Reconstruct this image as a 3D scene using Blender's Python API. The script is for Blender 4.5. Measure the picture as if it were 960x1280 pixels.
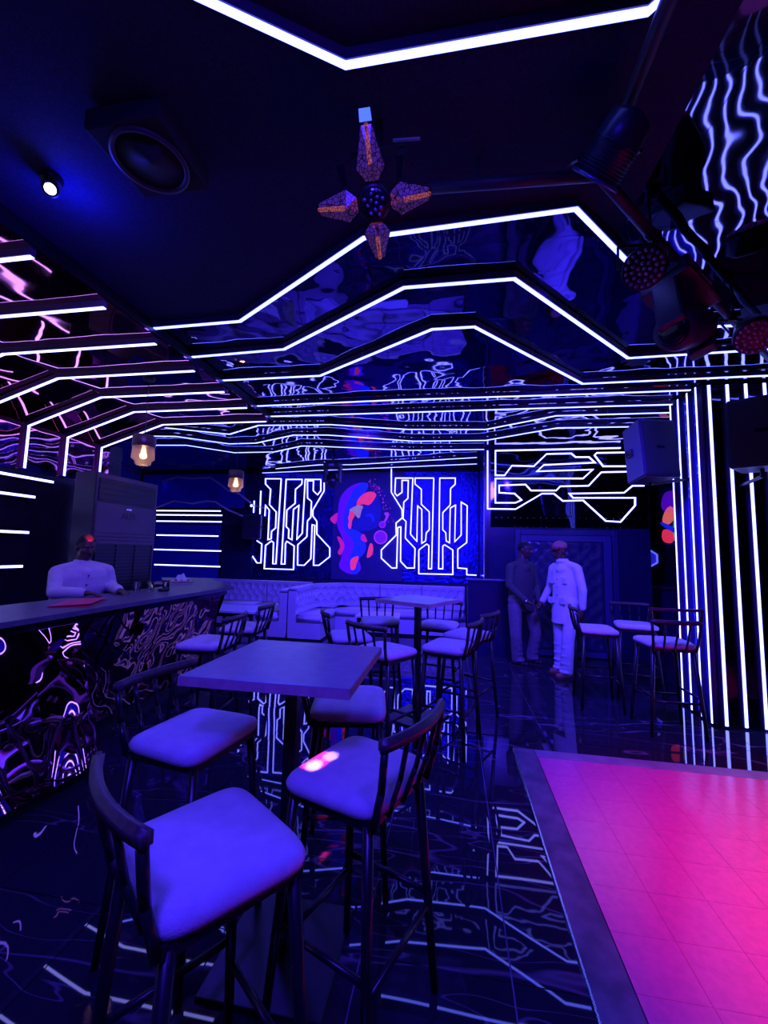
import bpy, bmesh, math, random
from mathutils import Vector as V, Matrix
PI = math.pi; R = math.radians
sc = bpy.context.scene
for o in list(bpy.data.objects): bpy.data.objects.remove(o)

# ---------------------------------------------------------------- camera, world, wash lights, exposure
NEON_RIGHT=[[(-0.406,3.165),(-0.808,3.168),(-0.805,3.037),(-0.668,2.922),(-0.664,2.598),(-0.493,2.438),(-0.488,2.055),(-0.55,1.991),(-0.564,1.816),(-0.643,1.767),(-0.653,2.486),(-0.743,2.566),(-0.748,1.806),(-0.885,1.954),(-0.856,3.168),(-1.232,3.171),(-1.242,2.841),(-1.191,2.782),(-1.085,2.858),(-1.09,3.12),(-0.953,3.119),(-0.956,2.727),(-1.042,2.646),(-1.052,2.289),(-0.986,2.225),(-0.996,1.872),(-0.784,1.653),(-0.793,1.243),(-0.952,1.238),(-1.089,1.376),(-1.097,2.111),(-1.161,2.094),(-1.17,1.232),(-1.273,1.229),(-1.505,1.429),(-1.509,1.606),(-1.191,1.933),(-1.202,2.19),(-1.068,2.305),(-1.078,2.483),(-1.318,2.858),(-1.329,3.37)],[(-0.406,3.165),(-0.431,1.238),(-0.494,1.236),(-0.493,1.722),(-0.541,1.753),(-0.704,1.623),(-0.697,1.126),(0.01,1.133),(0.007,1.639),(-0.161,1.745),(-0.202,1.713),(-0.197,1.244),(-0.284,1.242),(-0.278,3.164),(0.047,3.162),(0.048,3.033),(-0.049,2.937),(-0.053,2.585),(-0.208,2.424),(-0.205,2.059),(-0.142,1.997),(-0.131,1.824),(-0.062,1.788),(-0.052,2.521),(0.057,2.585),(0.046,1.812),(0.178,1.955),(0.175,2.649),(0.299,2.57),(0.292,1.801),(0.109,1.657),(0.111,1.269),(0.294,1.259),(0.295,1.136),(0.491,1.133)]]
NEON_LEFT=[[(-3.864,3.173),(-4.246,3.176),(-4.239,3.052),(-4.109,2.928),(-4.117,2.576),(-3.947,2.409),(-3.945,2.047),(-4.037,1.97),(-4.038,1.805),(-4.113,1.779),(-4.117,2.454),(-4.213,2.56),(-4.216,2.316)],[(-3.864,3.173),(-3.895,1.248),(-3.968,1.246),(-3.976,1.716),(-4.026,1.754),(-4.164,1.652),(-4.168,1.13),(-3.476,1.13),(-3.484,1.651),(-3.661,1.752),(-3.691,1.706),(-3.684,1.247),(-3.769,1.245),(-3.744,3.157),(-3.363,3.155),(-3.367,3.048),(-3.511,2.927),(-3.506,2.608),(-3.695,2.456),(-3.693,2.08),(-3.627,2.021),(-3.627,1.827),(-3.544,1.79),(-3.537,2.472),(-3.415,2.563),(-3.428,1.801),(-3.309,1.936),(-3.29,3.154),(-2.924,3.152),(-2.914,2.895),(-2.988,2.805),(-3.091,2.896),(-3.094,3.123),(-3.235,3.123),(-3.219,2.73),(-3.122,2.655),(-3.123,2.296),(-3.197,2.22),(-3.198,1.864),(-3.401,1.682),(-3.387,1.232),(-3.232,1.231),(-3.085,1.381),(-3.085,2.132),(-3.022,2.118),(-3.017,1.237),(-2.895,1.24),(-2.654,1.435),(-2.66,1.624),(-2.968,1.927),(-2.98,2.208),(-3.077,2.326),(-3.083,2.46),(-2.836,2.895),(-2.847,3.182)],[(-4.345,2.898),(-4.338,2.361)],[(-4.495,2.667),(-4.496,2.39)],[(-4.491,1.736),(-4.49,1.435),(-4.351,1.253),(-4.255,1.256),(-4.256,1.681),(-4.379,1.753)]]
NEON_DOOR=[[(2.636,3.307),(0.698,3.298),(0.697,2.88),(0.844,2.878),(0.962,3.04),(1.309,3.027),(1.511,3.228),(1.892,3.231),(1.961,3.169),(2.163,3.166),(2.249,3.075),(1.466,3.046),(1.356,2.941),(2.213,2.962),(2.064,2.818),(0.697,2.827),(0.695,2.42),(1.015,2.421),(1.111,2.467),(1.002,2.573),(0.755,2.588),(0.755,2.71),(1.176,2.724),(1.261,2.624),(1.652,2.623),(1.715,2.692),(2.144,2.699),(2.34,2.917),(2.785,2.924)],[(0.57,3.3),(0.569,2.319),(1.015,2.316),(1.431,2.572),(1.615,2.572),(1.752,2.453),(2.057,2.463),(2.388,2.135),(2.601,2.123),(2.82,2.384),(2.824,2.505),(1.906,2.504),(1.852,2.572),(2.668,2.586),(2.791,2.696),(2.962,2.696)],[(2.848,3.235),(2.28,3.233),(2.246,3.195),(2.37,3.014),(2.841,3.009)]]
MURAL={'purple_hair':[(-1.834,3.073),(-2.051,3.078),(-2.266,2.987),(-2.439,2.802),(-2.493,2.626),(-2.496,2.432),(-2.54,2.257),(-2.482,2.027),(-2.367,1.837),(-2.401,1.664),(-2.374,1.456),(-2.465,1.226),(-2.303,1.099),(-2.069,1.05),(-1.919,1.205),(-2.041,1.426),(-1.949,1.579),(-2.032,1.767),(-2.136,1.974),(-2.235,2.03),(-2.261,2.222),(-2.209,2.434),(-2.078,2.666),(-1.887,2.84)],'blue_hair':[(-1.844,3.077),(-2.011,3.058),(-2.164,2.918),(-2.277,2.724),(-2.311,2.53),(-2.365,2.375),(-2.377,2.143),(-2.312,1.952),(-2.151,1.841),(-2.125,1.613),(-2.236,1.422),(-2.208,1.159),(-2.107,1.049),(-1.974,1.11),(-2.04,1.389),(-1.888,1.505),(-1.835,1.676),(-1.94,1.958),(-2.098,2.032),(-2.217,2.069),(-2.251,2.222),(-2.209,2.434),(-2.098,2.666),(-1.926,2.85),(-1.831,2.956)],'face':[(-1.633,2.821),(-1.726,2.667),(-1.879,2.57),(-1.976,2.531),(-2.027,2.281),(-2.105,2.262),(-2.173,2.222),(-2.178,2.069),(-2.059,2.023),(-1.863,1.997),(-1.634,2.076),(-1.579,2.191),(-1.526,2.4),(-1.571,2.667)],'forehead':[(-2.094,2.56),(-2.059,2.705),(-1.945,2.821),(-1.79,2.889),(-1.633,2.831),(-1.688,2.706),(-1.801,2.561),(-1.939,2.609),(-2.114,2.54)],'nose':[(-1.918,2.561),(-1.974,2.455),(-1.999,2.301),(-2.047,2.281),(-2.108,2.358),(-2.15,2.434),(-2.228,2.424),(-2.249,2.472),(-2.153,2.531),(-2.056,2.579)],'lips':[(-2.248,2.424),(-2.15,2.434),(-2.108,2.358),(-2.164,2.261),(-2.182,2.222),(-2.188,2.069),(-2.236,2.04),(-2.269,2.145),(-2.242,2.222),(-2.274,2.298),(-2.236,2.356)],'neck':[(-1.921,1.977),(-1.84,1.846),(-1.818,1.771),(-1.896,1.769),(-1.985,1.843)],'collar':[(-1.751,1.772),(-1.686,1.698),(-1.696,1.491),(-1.809,1.423),(-1.829,1.441),(-1.796,1.639)],'shoulder':[(-2.177,1.404),(-2.023,1.474),(-2.002,1.427),(-2.056,1.276),(-2.073,1.181),(-2.168,1.141),(-2.193,1.291)],'hair_tip':[(-2.691,2.275),(-2.545,2.393),(-2.506,2.412),(-2.519,2.219),(-2.556,2.141),(-2.658,2.217)],'hair_lock':[(-2.527,1.891),(-2.428,1.874),(-2.323,1.704),(-2.34,1.609),(-2.413,1.455),(-2.495,1.529),(-2.401,1.664)],'earring_hook':[(-1.469,2.42),(-1.354,2.42),(-1.371,2.307),(-1.444,2.192),(-1.483,2.211),(-1.419,2.325),(-1.458,2.372)],'cheek':[(-1.873,2.359),(-1.797,2.398),(-1.699,2.361),(-1.676,2.247),(-1.714,2.189),(-1.736,2.303),(-1.814,2.341),(-1.872,2.321)]}
EARRINGS=[(-1.533,1.88,0.15),(-1.501,2.154,0.075)]
CEILING_ROWS=[((-0.946,0.931),(-0.388,1.265),(0.6,1.264),(0.678,1.193)),((-2.351,2.778),(-1.612,2.767),(-0.495,2.072),(0.597,2.029),(1.762,3.278),(2.085,3.285)),((-2.38,3.267),(-1.452,3.227),(-0.325,2.529),(0.372,2.533),(1.496,3.739),(2.768,3.7)),((-2.389,3.783),(-1.311,3.786),(-0.168,3.061),(0.154,3.066),(1.278,4.269),(3.168,4.256)),((-2.401,4.542),(-0.602,4.515),(1.617,4.56),(2.405,4.557)),((-2.372,4.926),(-0.656,4.947),(1.756,4.963),(2.434,4.98)),((-4.538,5.007),(-4.32,5.176),(-3.364,5.668),(-2.706,5.286),(-1.673,5.343),(-0.632,5.661),(0.444,5.757),(1.257,5.254),(2.569,5.264)),((-4.934,5.623),(-4.298,5.708),(-3.674,6.208),(-3.197,6.195),(-2.387,5.795),(-1.86,5.839),(-0.598,6.29),(0.488,6.332),(1.397,5.768),(2.816,5.824)),((-5.103,6.186),(-4.485,6.234),(-3.923,6.806),(-3.149,6.8),(-2.503,6.439),(-2.196,6.479),(-0.732,6.859),(0.506,6.895)),((-3.772,8.266),(-2.668,7.918),(-2.009,7.955),(0.422,7.475)),((-4.3,8.72),(-2.117,8.395),(0.453,8.022))]
BAR_ROWS=[((-2.576,1.823),(-2.345,1.834)),((-3.141,2.26),(-2.357,2.331)),((-3.778,2.751),(-2.354,2.829)),((-3.85,3.235),(-2.369,3.333)),((-3.806,3.704),(-2.343,3.838)),((-3.867,4.225),(-2.372,4.32)),((-3.836,4.688),(-2.343,4.828))]
MAN_DARK={'head':(1.043,6.3,1.645),'neck':(0.995,6.3,1.506),'sr':(0.821,6.18,1.408),'sl':(1.157,6.43,1.41),'er':(0.795,6.1,1.141),'wr':(1.012,6.02,0.928),'hr':(1.15,6.0,0.896),'el':(1.219,6.4,1.11),'wl':(1.207,6.2,0.927),'hl':(1.213,6.15,0.876),'pr':(0.888,6.24,0.827),'pl':(1.119,6.38,0.819),'kr':(0.898,6.22,0.423),'kl':(1.195,6.38,0.444),'ar':(0.922,6.28,0.042),'al':(1.146,6.45,0.072)}
MAN_WHITE={'head':(1.412,5.85,1.641),'neck':(1.447,5.85,1.514),'sr':(1.362,5.99,1.418),'sl':(1.595,5.71,1.424),'er':(1.332,6.07,1.14),'wr':(1.226,6.07,0.931),'hr':(1.168,6.0,0.901),'el':(1.642,5.67,1.142),'wl':(1.645,5.7,0.898),'hl':(1.631,5.7,0.82),'pr':(1.401,5.92,0.846),'pl':(1.532,5.78,0.871),'kr':(1.423,5.95,0.515),'kl':(1.481,5.77,0.511),'ar':(1.462,6.1,0.013),'al':(1.466,5.8,0.032)}
BARTENDER={'head':(-3.489,3.45,1.549),'neck':(-3.516,3.45,1.417),'sr':(-3.645,3.37,1.345),'sl':(-3.461,3.57,1.349),'er':(-3.599,3.3,1.138),'wr':(-3.32,3.25,1.071),'hr':(-3.322,3.33,1.062),'el':(-3.375,3.63,1.184),'wl':(-3.101,3.45,1.138),'hl':(-3.031,3.43,1.148),'pr':(-3.54,3.37,0.837),'pl':(-3.449,3.55,0.811),'kr':(-3.49,3.37,0.391),'kl':(-3.401,3.55,0.347),'ar':(-3.421,3.35,-0.033),'al':(-3.354,3.55,-0.106)}
CAM_RIGHT=(0.986342,0.163132,0.022732)
CAM_UP=(-0.006844,-0.097304,0.995231)
CAM_FWD=(-0.164566,0.981794,0.094859)

cd = bpy.data.cameras.new('camera'); cam = bpy.data.objects.new('camera', cd); sc.collection.objects.link(cam)
cd.sensor_fit = 'HORIZONTAL'; cd.sensor_width = 36; cd.lens = 514.94 / 960 * 36; cd.clip_start = .03
_r, _u, _f = V(CAM_RIGHT), V(CAM_UP), V(CAM_FWD)
cam.matrix_world = Matrix(((_r.x, _u.x, -_f.x, 0), (_r.y, _u.y, -_f.y, 0), (_r.z, _u.z, -_f.z, 1.58), (0, 0, 0, 1)))
sc.camera = cam
w = bpy.data.worlds.new('world'); sc.world = w; w.use_nodes = True
w.node_tree.nodes['Background'].inputs[0].default_value = (.01, .01, .08, 1); w.node_tree.nodes['Background'].inputs[1].default_value = .3

def wash(name, loc, aim, col, e, deg, blend=.6, size=.08):
    L = bpy.data.lights.new(name, 'SPOT'); L.energy = e; L.color = col; L.spot_size = R(deg); L.spot_blend = blend; L.shadow_soft_size = size
    o = bpy.data.objects.new(name, L); sc.collection.objects.link(o); o.location = loc
    o.rotation_euler = (V(aim) - V(loc)).to_track_quat('-Z', 'Y').to_euler(); return o
BLUE = (.05, .02, 1.0)
wash('blue_wash', (-.2, -.6, 3.2), (-.9, 2.2, .6), BLUE, 400, 110, .8, .25)
wash('blue_wash', (.6, 2.6, 3.2), (-.4, 5.0, .6), BLUE, 450, 110, .8, .2)
wash('blue_wash', (-1.2, 5.6, 3.25), (-1.6, 8.2, .5), BLUE, 1100, 120, .8, .2)
wash('blue_wash', (1.0, 3.4, 3.1), (1.5, 6.4, .9), BLUE, 800, 100, .8, .2)
wash('magenta_wash', (2.8, .6, 3.2), (2.2, 2.1, 0), (1, .0, .12), 1050, 53, 1.0)
wash('blue_wash', (-1.9, 3.3, 3.15), (-.8, 1.8, .8), BLUE, 190, 80, .9, .2)  # added fill spot, lifts the table shadow on the seats
wash('blue_wash', (.7, .2, 3.15), (-.6, 2.0, .8), BLUE, 110, 90, .9, .2)  # second added fill spot for the seats, from the front right
wash('violet_wash', (-1.9, 2.0, 3.2), (-3.6, 3.5, 1.2), (.2, .06, 1.0), 90, 100, .8, .2)
sc.view_settings.view_transform = 'Standard'; sc.view_settings.look = 'None'; sc.view_settings.exposure = 0; sc.view_settings.gamma = 1
sc.view_settings.use_curve_mapping = False
sc.cycles.max_bounces = 8; sc.cycles.glossy_bounces = 5; sc.cycles.diffuse_bounces = 3; sc.cycles.transmission_bounces = 6
sc.cycles.caustics_reflective = False; sc.cycles.caustics_refractive = False
sc.cycles.sample_clamp_indirect = 14; sc.cycles.use_denoising = True; sc.cycles.use_light_tree = True

# ---------------------------------------------------------------- materials (all procedural)
M = {}
def mat(name, col, rough=.5, metal=0, em=None, es=0, spec=.5, noise=None, bump=None, alpha=1, trans=0, ior=1.45, coat=0):
    m = bpy.data.materials.new(name); m.use_nodes = True; nt = m.node_tree; b = nt.nodes['Principled BSDF']
    b.inputs['Base Color'].default_value = (*col, 1); b.inputs['Roughness'].default_value = rough; b.inputs['Metallic'].default_value = metal
    b.inputs['Specular IOR Level'].default_value = spec; b.inputs['IOR'].default_value = ior; b.inputs['Transmission Weight'].default_value = trans
    b.inputs['Coat Weight'].default_value = coat
    if em: b.inputs['Emission Color'].default_value = (*em, 1); b.inputs['Emission Strength'].default_value = es
    if noise or bump:
        g = nt.nodes.new('ShaderNodeNewGeometry') if not (noise and noise.get('obj')) else nt.nodes.new('ShaderNodeTexCoord')
        pos = g.outputs['Position'] if 'Position' in g.outputs else g.outputs['Object']
    if noise:
        n = nt.nodes.new('ShaderNodeTexNoise'); n.inputs['Scale'].default_value = noise.get('scale', 8); n.inputs['Detail'].default_value = noise.get('detail', 5)
        nt.links.new(pos, n.inputs['Vector'])
        mx = nt.nodes.new('ShaderNodeMix'); mx.data_type = 'RGBA'; mx.inputs['A'].default_value = (*col, 1); mx.inputs['B'].default_value = (*noise['col'], 1)
        rmp = nt.nodes.new('ShaderNodeMapRange'); rmp.inputs['From Min'].default_value = noise.get('lo', .35); rmp.inputs['From Max'].default_value = noise.get('hi', .65)
        nt.links.new(n.outputs['Fac'], rmp.inputs['Value']); nt.links.new(rmp.outputs['Result'], mx.inputs['Factor']); nt.links.new(mx.outputs['Result'], b.inputs['Base Color'])
    if bump:
        prev = None
        for (scl, stren, det, stretch) in bump:
            mp = nt.nodes.new('ShaderNodeMapping'); mp.inputs['Scale'].default_value = stretch; nt.links.new(pos, mp.inputs['Vector'])
            n = nt.nodes.new('ShaderNodeTexNoise'); n.inputs['Scale'].default_value = scl; n.inputs['Detail'].default_value = det; n.inputs['Roughness'].default_value = .4
            nt.links.new(mp.outputs['Vector'], n.inputs['Vector'])
            bp = nt.nodes.new('ShaderNodeBump'); bp.inputs['Strength'].default_value = 1; bp.inputs['Distance'].default_value = stren
            nt.links.new(n.outputs['Fac'], bp.inputs['Height'])
            if prev: nt.links.new(prev, bp.inputs['Normal'])
            prev = bp.outputs['Normal']
        nt.links.new(prev, b.inputs['Normal'])
    M[name] = m; return m

ONE = (1, 1, 1)
mat('black', (.006, .006, .01), .4); mat('black_matte', (.01, .01, .016), .8); mat('black_gloss', (.008, .007, .012), .08)
mat('grout', (.03, .025, .04), .6); mat('joint', (.3, .26, .32), .5)
mat('wall_dark', (.012, .011, .03), .35, noise=dict(col=(.02, .016, .05), scale=3))
mat('wall_panel', (.012, .012, .05), .25, noise=dict(col=(.016, .015, .06), scale=5))
mat('wall_left', (.012, .008, .02), .22, noise=dict(col=(.02, .01, .03), scale=4))
mat('matte_ceiling', (.008, .009, .05), .9, noise=dict(col=(.014, .015, .08), scale=90, detail=3), bump=[(120, .002, 2, ONE)])
mat('gloss_ceiling', (.2, .2, .34), .03, 1, bump=[(3.0, .011, 0, ONE), (8, .0012, 0, ONE)])
mat('lilac_reflection', (.85, .75, .85), .5)
mat('gloss_wave', (.07, .08, .9), .06, .55, bump=[(2.4, .04, 0, ONE), (7, .006, 0, ONE)])
mat('gloss_purple', (.62, .17, .22), .03, 1, bump=[(2.0, .018, 0, ONE), (5, .002, 0, ONE)])
mat('gloss_bar', (1, .42, .55), .02, 1, bump=[(2.3, .035, 0, ONE), (6, .003, 0, ONE)]); mat('gloss_bar_dark', (.6, .2, .26), .02, 1, bump=[(1.9, .03, 0, ONE), (6, .003, 0, ONE)])  # dark copy: the dim reflection of the far panels is put into the tint
mat('gloss_blue', (.06, .06, .7), .06, .6, bump=[(3, .014, 0, ONE), (9, .002, 1, ONE)])
mat('gloss_navy', (.05, .05, .16), .05, 1, bump=[(3, .012, 0, ONE)])
mat('gloss_brown', (.1, .085, .12), .05, 1, bump=[(4, .012, 1, ONE)])
mat('sequin', (.025, .025, .32), .16, 1, bump=[(14, .02, 3, ONE), (60, .008, 1, ONE)])
mat('canvas', (.02, .02, .1), .7, noise=dict(col=(.03, .02, .13), scale=6))
mat('dark_metal', (.03, .03, .05), .3, .8); mat('stud', (.5, .5, .6), .25, 1); mat('stud_dark', (.02, .02, .03), .4)
mat('housing', (.09, .07, .14), .35, .4); mat('clip', (.35, .3, .5), .4, .5)
for n_, c_ in (('led', (1.05, 1.3, 10.5)), ('led_warm', (2.0, 2.0, 8)), ('led_white', (1.5, 1.7, 9)), ('neon', (1.4, 1.4, 7.5))): mat(n_, (.6, .6, .7), .5, em=c_, es=1)
mat('neon_blue', (.1, .1, .4), .5, em=(.12, .15, 1.2), es=1); mat('blue_plate', (.05, .05, .9), .3, em=(.01, .01, .35), es=1)
for n_, c_, e_ in (('p_purple', (.2, .01, .6), (.055, .002, .33)), ('p_blue', (.02, .04, .9), (.005, .012, .62)), ('p_blue2', (.02, .05, .6), (.003, .008, .25)), ('p_face', (.02, .02, .25), (.002, .003, .06)), ('p_red', (.9, .08, .12), (.62, .025, .07)), ('p_crimson', (.7, .02, .2), (.35, .008, .11)), ('p_pink', (.7, .1, .4), (.2, .016, .16)), ('p_violet', (.3, .02, .6), (.09, .005, .26)), ('p_tan', (.5, .35, .25), (.18, .12, .1)), ('p_orange', (.9, .2, .1), (.6, .1, .1)), ('p_green', (.1, .6, .3), (.02, .25, .16))):
    mat(n_, c_, .7, em=e_, es=1, noise=dict(col=tuple(x * .7 for x in c_), scale=9))
mat('door_frame', (.03, .03, .1), .3); mat('door_rail', (.05, .05, .15), .3); mat('leather', (.025, .025, .09), .26, noise=dict(col=(.018, .018, .07), scale=12)); mat('chrome', (.6, .6, .65), .2, 1)
mat('dark_top', (.06, .06, .12), .25)
mat('df_border', (.16, .13, .2), .45, noise=dict(col=(.06, .045, .1), scale=7, detail=6)); mat('df_border2', (.3, .25, .34), .45, noise=dict(col=(.2, .16, .26), scale=7))
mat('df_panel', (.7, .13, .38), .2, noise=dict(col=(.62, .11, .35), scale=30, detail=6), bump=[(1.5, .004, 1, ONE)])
mat('slate', (.1, .1, .13), .38, noise=dict(col=(.13, .13, .16), scale=14))
mat('red_cover', (.7, .03, .08), .35); mat('white_paper', (.75, .74, .74), .6)
mat('glass', (.9, .92, 1), .02, trans=1, ior=1.45); mat('lamp_glass', (1, .86, .72), .28, trans=.9, ior=1.15); mat('bronze', (.12, .08, .07), .4, .7)
mat('bulb', (1, .8, .5), .3, em=(14, 6.5, 2.2), es=1)
mat('ac', (.13, .085, .11), .45, noise=dict(col=(.15, .1, .13), scale=3)); mat('ac_dark', (.03, .025, .035), .4)
mat('cushion', (.64, .58, .64), .75, noise=dict(col=(.56, .5, .57), scale=18), bump=[(160, .0015, 2, ONE)])
mat('stool_black', (.012, .011, .014), .32); mat('stool_rail', (.04, .022, .026), .4, noise=dict(col=(.08, .045, .05), scale=60))
mat('table_top', (.21, .21, .23), .33, noise=dict(col=(.25, .25, .27), scale=16), bump=[(80, .0006, 2, ONE)])
mat('table_edge', (.6, .36, .36), .45, noise=dict(col=(.48, .28, .28), scale=30)); mat('base_plate', (.03, .03, .035), .4, .5); mat('white_top', (.62, .62, .66), .3)
mat('sofa', (.5, .48, .5), .7, noise=dict(col=(.45, .43, .45), scale=10)); mat('sofa_button', (.25, .24, .27), .6)
mat('eye', (.2, .18, .18), .35); mat('skin', (.09, .045, .03), .42, noise=dict(col=(.075, .036, .024), scale=20)); mat('hair', (.008, .007, .007), .7)
mat('sweater', (.07, .075, .06), .85, noise=dict(col=(.055, .06, .05), scale=25)); mat('trouser_grey', (.2, .19, .18), .8, noise=dict(col=(.15, .14, .14), scale=20))
mat('white_cloth', (.75, .75, .76), .8, noise=dict(col=(.66, .66, .68), scale=9), bump=[(14, .008, 3, ONE)]); mat('shirt', (.62, .6, .64), .8, noise=dict(col=(.55, .53, .57), scale=9), bump=[(14, .006, 3, ONE)])
mat('shoe_dark', (.02, .02, .02), .4); mat('shoe_brown', (.3, .13, .06), .5); mat('sole', (.05, .04, .03), .7); mat('cap', (.34, .15, .1), .8)
mat('lens_dark', (.01, .01, .02), .1); mat('led_lens', (.35, .28, .5), .12, .6)
mat('crackle', (.16, .05, .2), .15, .3, em=(.035, .01, .085), es=1); mat('crackle_orange', (.3, .1, .16), .15, .3, em=(.11, .015, .06), es=1); mat('amber', (.5, .15, .06), .3, em=(.3, .06, .03), es=1); mat('tip_blue', (.3, .5, .9), .3, em=(.06, .2, .85), es=1)
mat('lens_blue', (.4, .5, 1), .2, em=(8, 9, 30), es=1); mat('grey_cable', (.25, .22, .28), .5)
mat('ring_grey', (.03, .03, .05), .5); mat('cone', (.008, .008, .012), .7); mat('pipe', (.035, .03, .06), .5, .1); mat('par_body', (.03, .04, .09), .35, .5); mat('par_ring', (.12, .16, .35), .3, .7); mat('mh_body', (.035, .025, .07), .4)
mat('speaker', (.03, .028, .06), .45); mat('grille', (.012, .012, .03), .55, .3, bump=[(350, .002, 1, ONE)])

def cracks(name, scl, dark):
    m = M[name]; nt = m.node_tree; b = nt.nodes['Principled BSDF']; g = nt.nodes.new('ShaderNodeNewGeometry')
    v = nt.nodes.new('ShaderNodeTexVoronoi'); v.feature = 'DISTANCE_TO_EDGE'; v.inputs['Scale'].default_value = scl; nt.links.new(g.outputs['Position'], v.inputs['Vector'])
    r = nt.nodes.new('ShaderNodeMapRange'); r.inputs['From Min'].default_value = .04; r.inputs['From Max'].default_value = .1; nt.links.new(v.outputs['Distance'], r.inputs['Value'])
    for s in ('Base Color', 'Emission Color'):
        mx = nt.nodes.new('ShaderNodeMix'); mx.data_type = 'RGBA'; mx.inputs['A'].default_value = (.004, .003, .008, 1); mx.inputs['B'].default_value = b.inputs[s].default_value[:]
        nt.links.new(r.outputs['Result'], mx.inputs['Factor']); nt.links.new(mx.outputs['Result'], b.inputs[s])
cracks('crackle', 60, 0); cracks('crackle_orange', 60, 0); cracks('amber', 90, 0)

def marble():
    m = mat('marble', (.006, .006, .012), .018, spec=.6, bump=[(2.2, .0011, 0, ONE)]); nt = m.node_tree; b = nt.nodes['Principled BSDF']
    g = nt.nodes.new('ShaderNodeNewGeometry'); fac = None
    for scl, wd, rz, st in ((.55, .0045, .25, (.55, 2.6, 1)), (1.0, .003, -.12, (.5, 2.8, 1))):
        mp = nt.nodes.new('ShaderNodeMapping'); mp.inputs['Scale'].default_value = st; mp.inputs['Rotation'].default_value = (0, 0, rz); nt.links.new(g.outputs['Position'], mp.inputs['Vector'])
        n = nt.nodes.new('ShaderNodeTexNoise'); n.inputs['Scale'].default_value = scl; n.inputs['Detail'].default_value = 3; n.inputs['Distortion'].default_value = .08; nt.links.new(mp.outputs['Vector'], n.inputs['Vector'])
        s = nt.nodes.new('ShaderNodeMath'); s.operation = 'SUBTRACT'; s.inputs[1].default_value = .5; nt.links.new(n.outputs['Fac'], s.inputs[0])
        a = nt.nodes.new('ShaderNodeMath'); a.operation = 'ABSOLUTE'; nt.links.new(s.outputs[0], a.inputs[0])
        r = nt.nodes.new('ShaderNodeMapRange'); r.inputs['From Min'].default_value = 0; r.inputs['From Max'].default_value = wd; r.inputs['To Min'].default_value = 1; r.inputs['To Max'].default_value = 0; nt.links.new(a.outputs[0], r.inputs['Value'])
        if fac is None: fac = r.outputs[0]
        else:
            x = nt.nodes.new('ShaderNodeMath'); x.operation = 'MAXIMUM'; nt.links.new(fac, x.inputs[0]); nt.links.new(r.outputs[0], x.inputs[1]); fac = x.outputs[0]
    mx = nt.nodes.new('ShaderNodeMix'); mx.data_type = 'RGBA'; mx.inputs['A'].default_value = (.02, .018, .03, 1); mx.inputs['B'].default_value = (.15, .12, .16, 1)
    nt.links.new(fac, mx.inputs['Factor']); nt.links.new(mx.outputs['Result'], b.inputs['Base Color'])
marble()

# ---------------------------------------------------------------- helpers
COL = sc.collection
CEIL, BARCEIL = 3.35, 3.25

def link(o):
    COL.objects.link(o); return o

def obj(name, bm, mat, parent=None, smooth=False, label=None):
    me = bpy.data.meshes.new(name)
    bmesh.ops.recalc_face_normals(bm, faces=bm.faces)
    if parent is not None and not parent.get('_local'):
        bmesh.ops.translate(bm, verts=bm.verts, vec=-parent_world(parent))
    bm.to_mesh(me); bm.free()
    if smooth:
        for p in me.polygons: p.use_smooth = True
    o = bpy.data.objects.new(name, me); link(o)
    if mat: me.materials.append(mat)
    if parent: o.parent = parent
    if label: o['label'] = label
    return o

def parent_world(p):
    v = V(p.location)
    while p.parent:
        p = p.parent; v = v + V(p.location)
    return v

def thing(name, label, cat, loc=(0, 0, 0), group=None, rz=0, local=False):
    o = bpy.data.objects.new(name, None); link(o)
    o.location = loc; o.rotation_euler = (0, 0, rz); o.empty_display_size = .1
    o['label'] = label; o['category'] = cat
    if group: o['group'] = group
    if local: o['_local'] = 1
    return o

def tag(o, label, cat, group=None):
    o['label'] = label; o['category'] = cat
    if group: o['group'] = group
    return o

def struct(name, bm, mat, parent=None, smooth=False):
    o = obj(name, bm, mat, parent, smooth); o['kind'] = 'structure'; return o

def B(): return bmesh.new()

def box(bm, x0, x1, y0, y1, z0, z1, bev=0):
    vs = [bm.verts.new((x, y, z)) for z in (z0, z1) for y in (y0, y1) for x in (x0, x1)]
    fs = [bm.faces.new([vs[i] for i in q]) for q in ((0, 1, 3, 2), (4, 6, 7, 5), (0, 4, 5, 1), (2, 3, 7, 6), (0, 2, 6, 4), (1, 5, 7, 3))]
    if bev:
        es = list({e for f in fs for e in f.edges})
        bmesh.ops.bevel(bm, geom=es, offset=bev, segments=2, affect='EDGES', profile=.6)
    return bm

def bx(*a, **k): return box(B(), *a, **k)

def basis(d):
    d = V(d).normalized()
    u = d.cross(V((0, 0, 1)))
    if u.length < 1e-4: u = V((1, 0, 0))
    u.normalize(); return u, u.cross(d).normalized()

def tube(bm, p0, p1, r0, r1=None, n=10, roll=0, flat=1, cap=True):
    r1 = r0 if r1 is None else r1
    p0, p1 = V(p0), V(p1); u, v = basis(p1 - p0)
    rings = []
    for p, r in ((p0, r0), (p1, r1)):
        rings.append([bm.verts.new(p + u * (r * math.cos(roll + 2 * PI * i / n)) + v * (r * flat * math.sin(roll + 2 * PI * i / n))) for i in range(n)])
    for i in range(n):
        j = (i + 1) % n
        bm.faces.new((rings[0][i], rings[0][j], rings[1][j], rings[1][i]))
    if cap:
        bm.faces.new(rings[0][::-1]); bm.faces.new(rings[1])
    return bm

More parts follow.
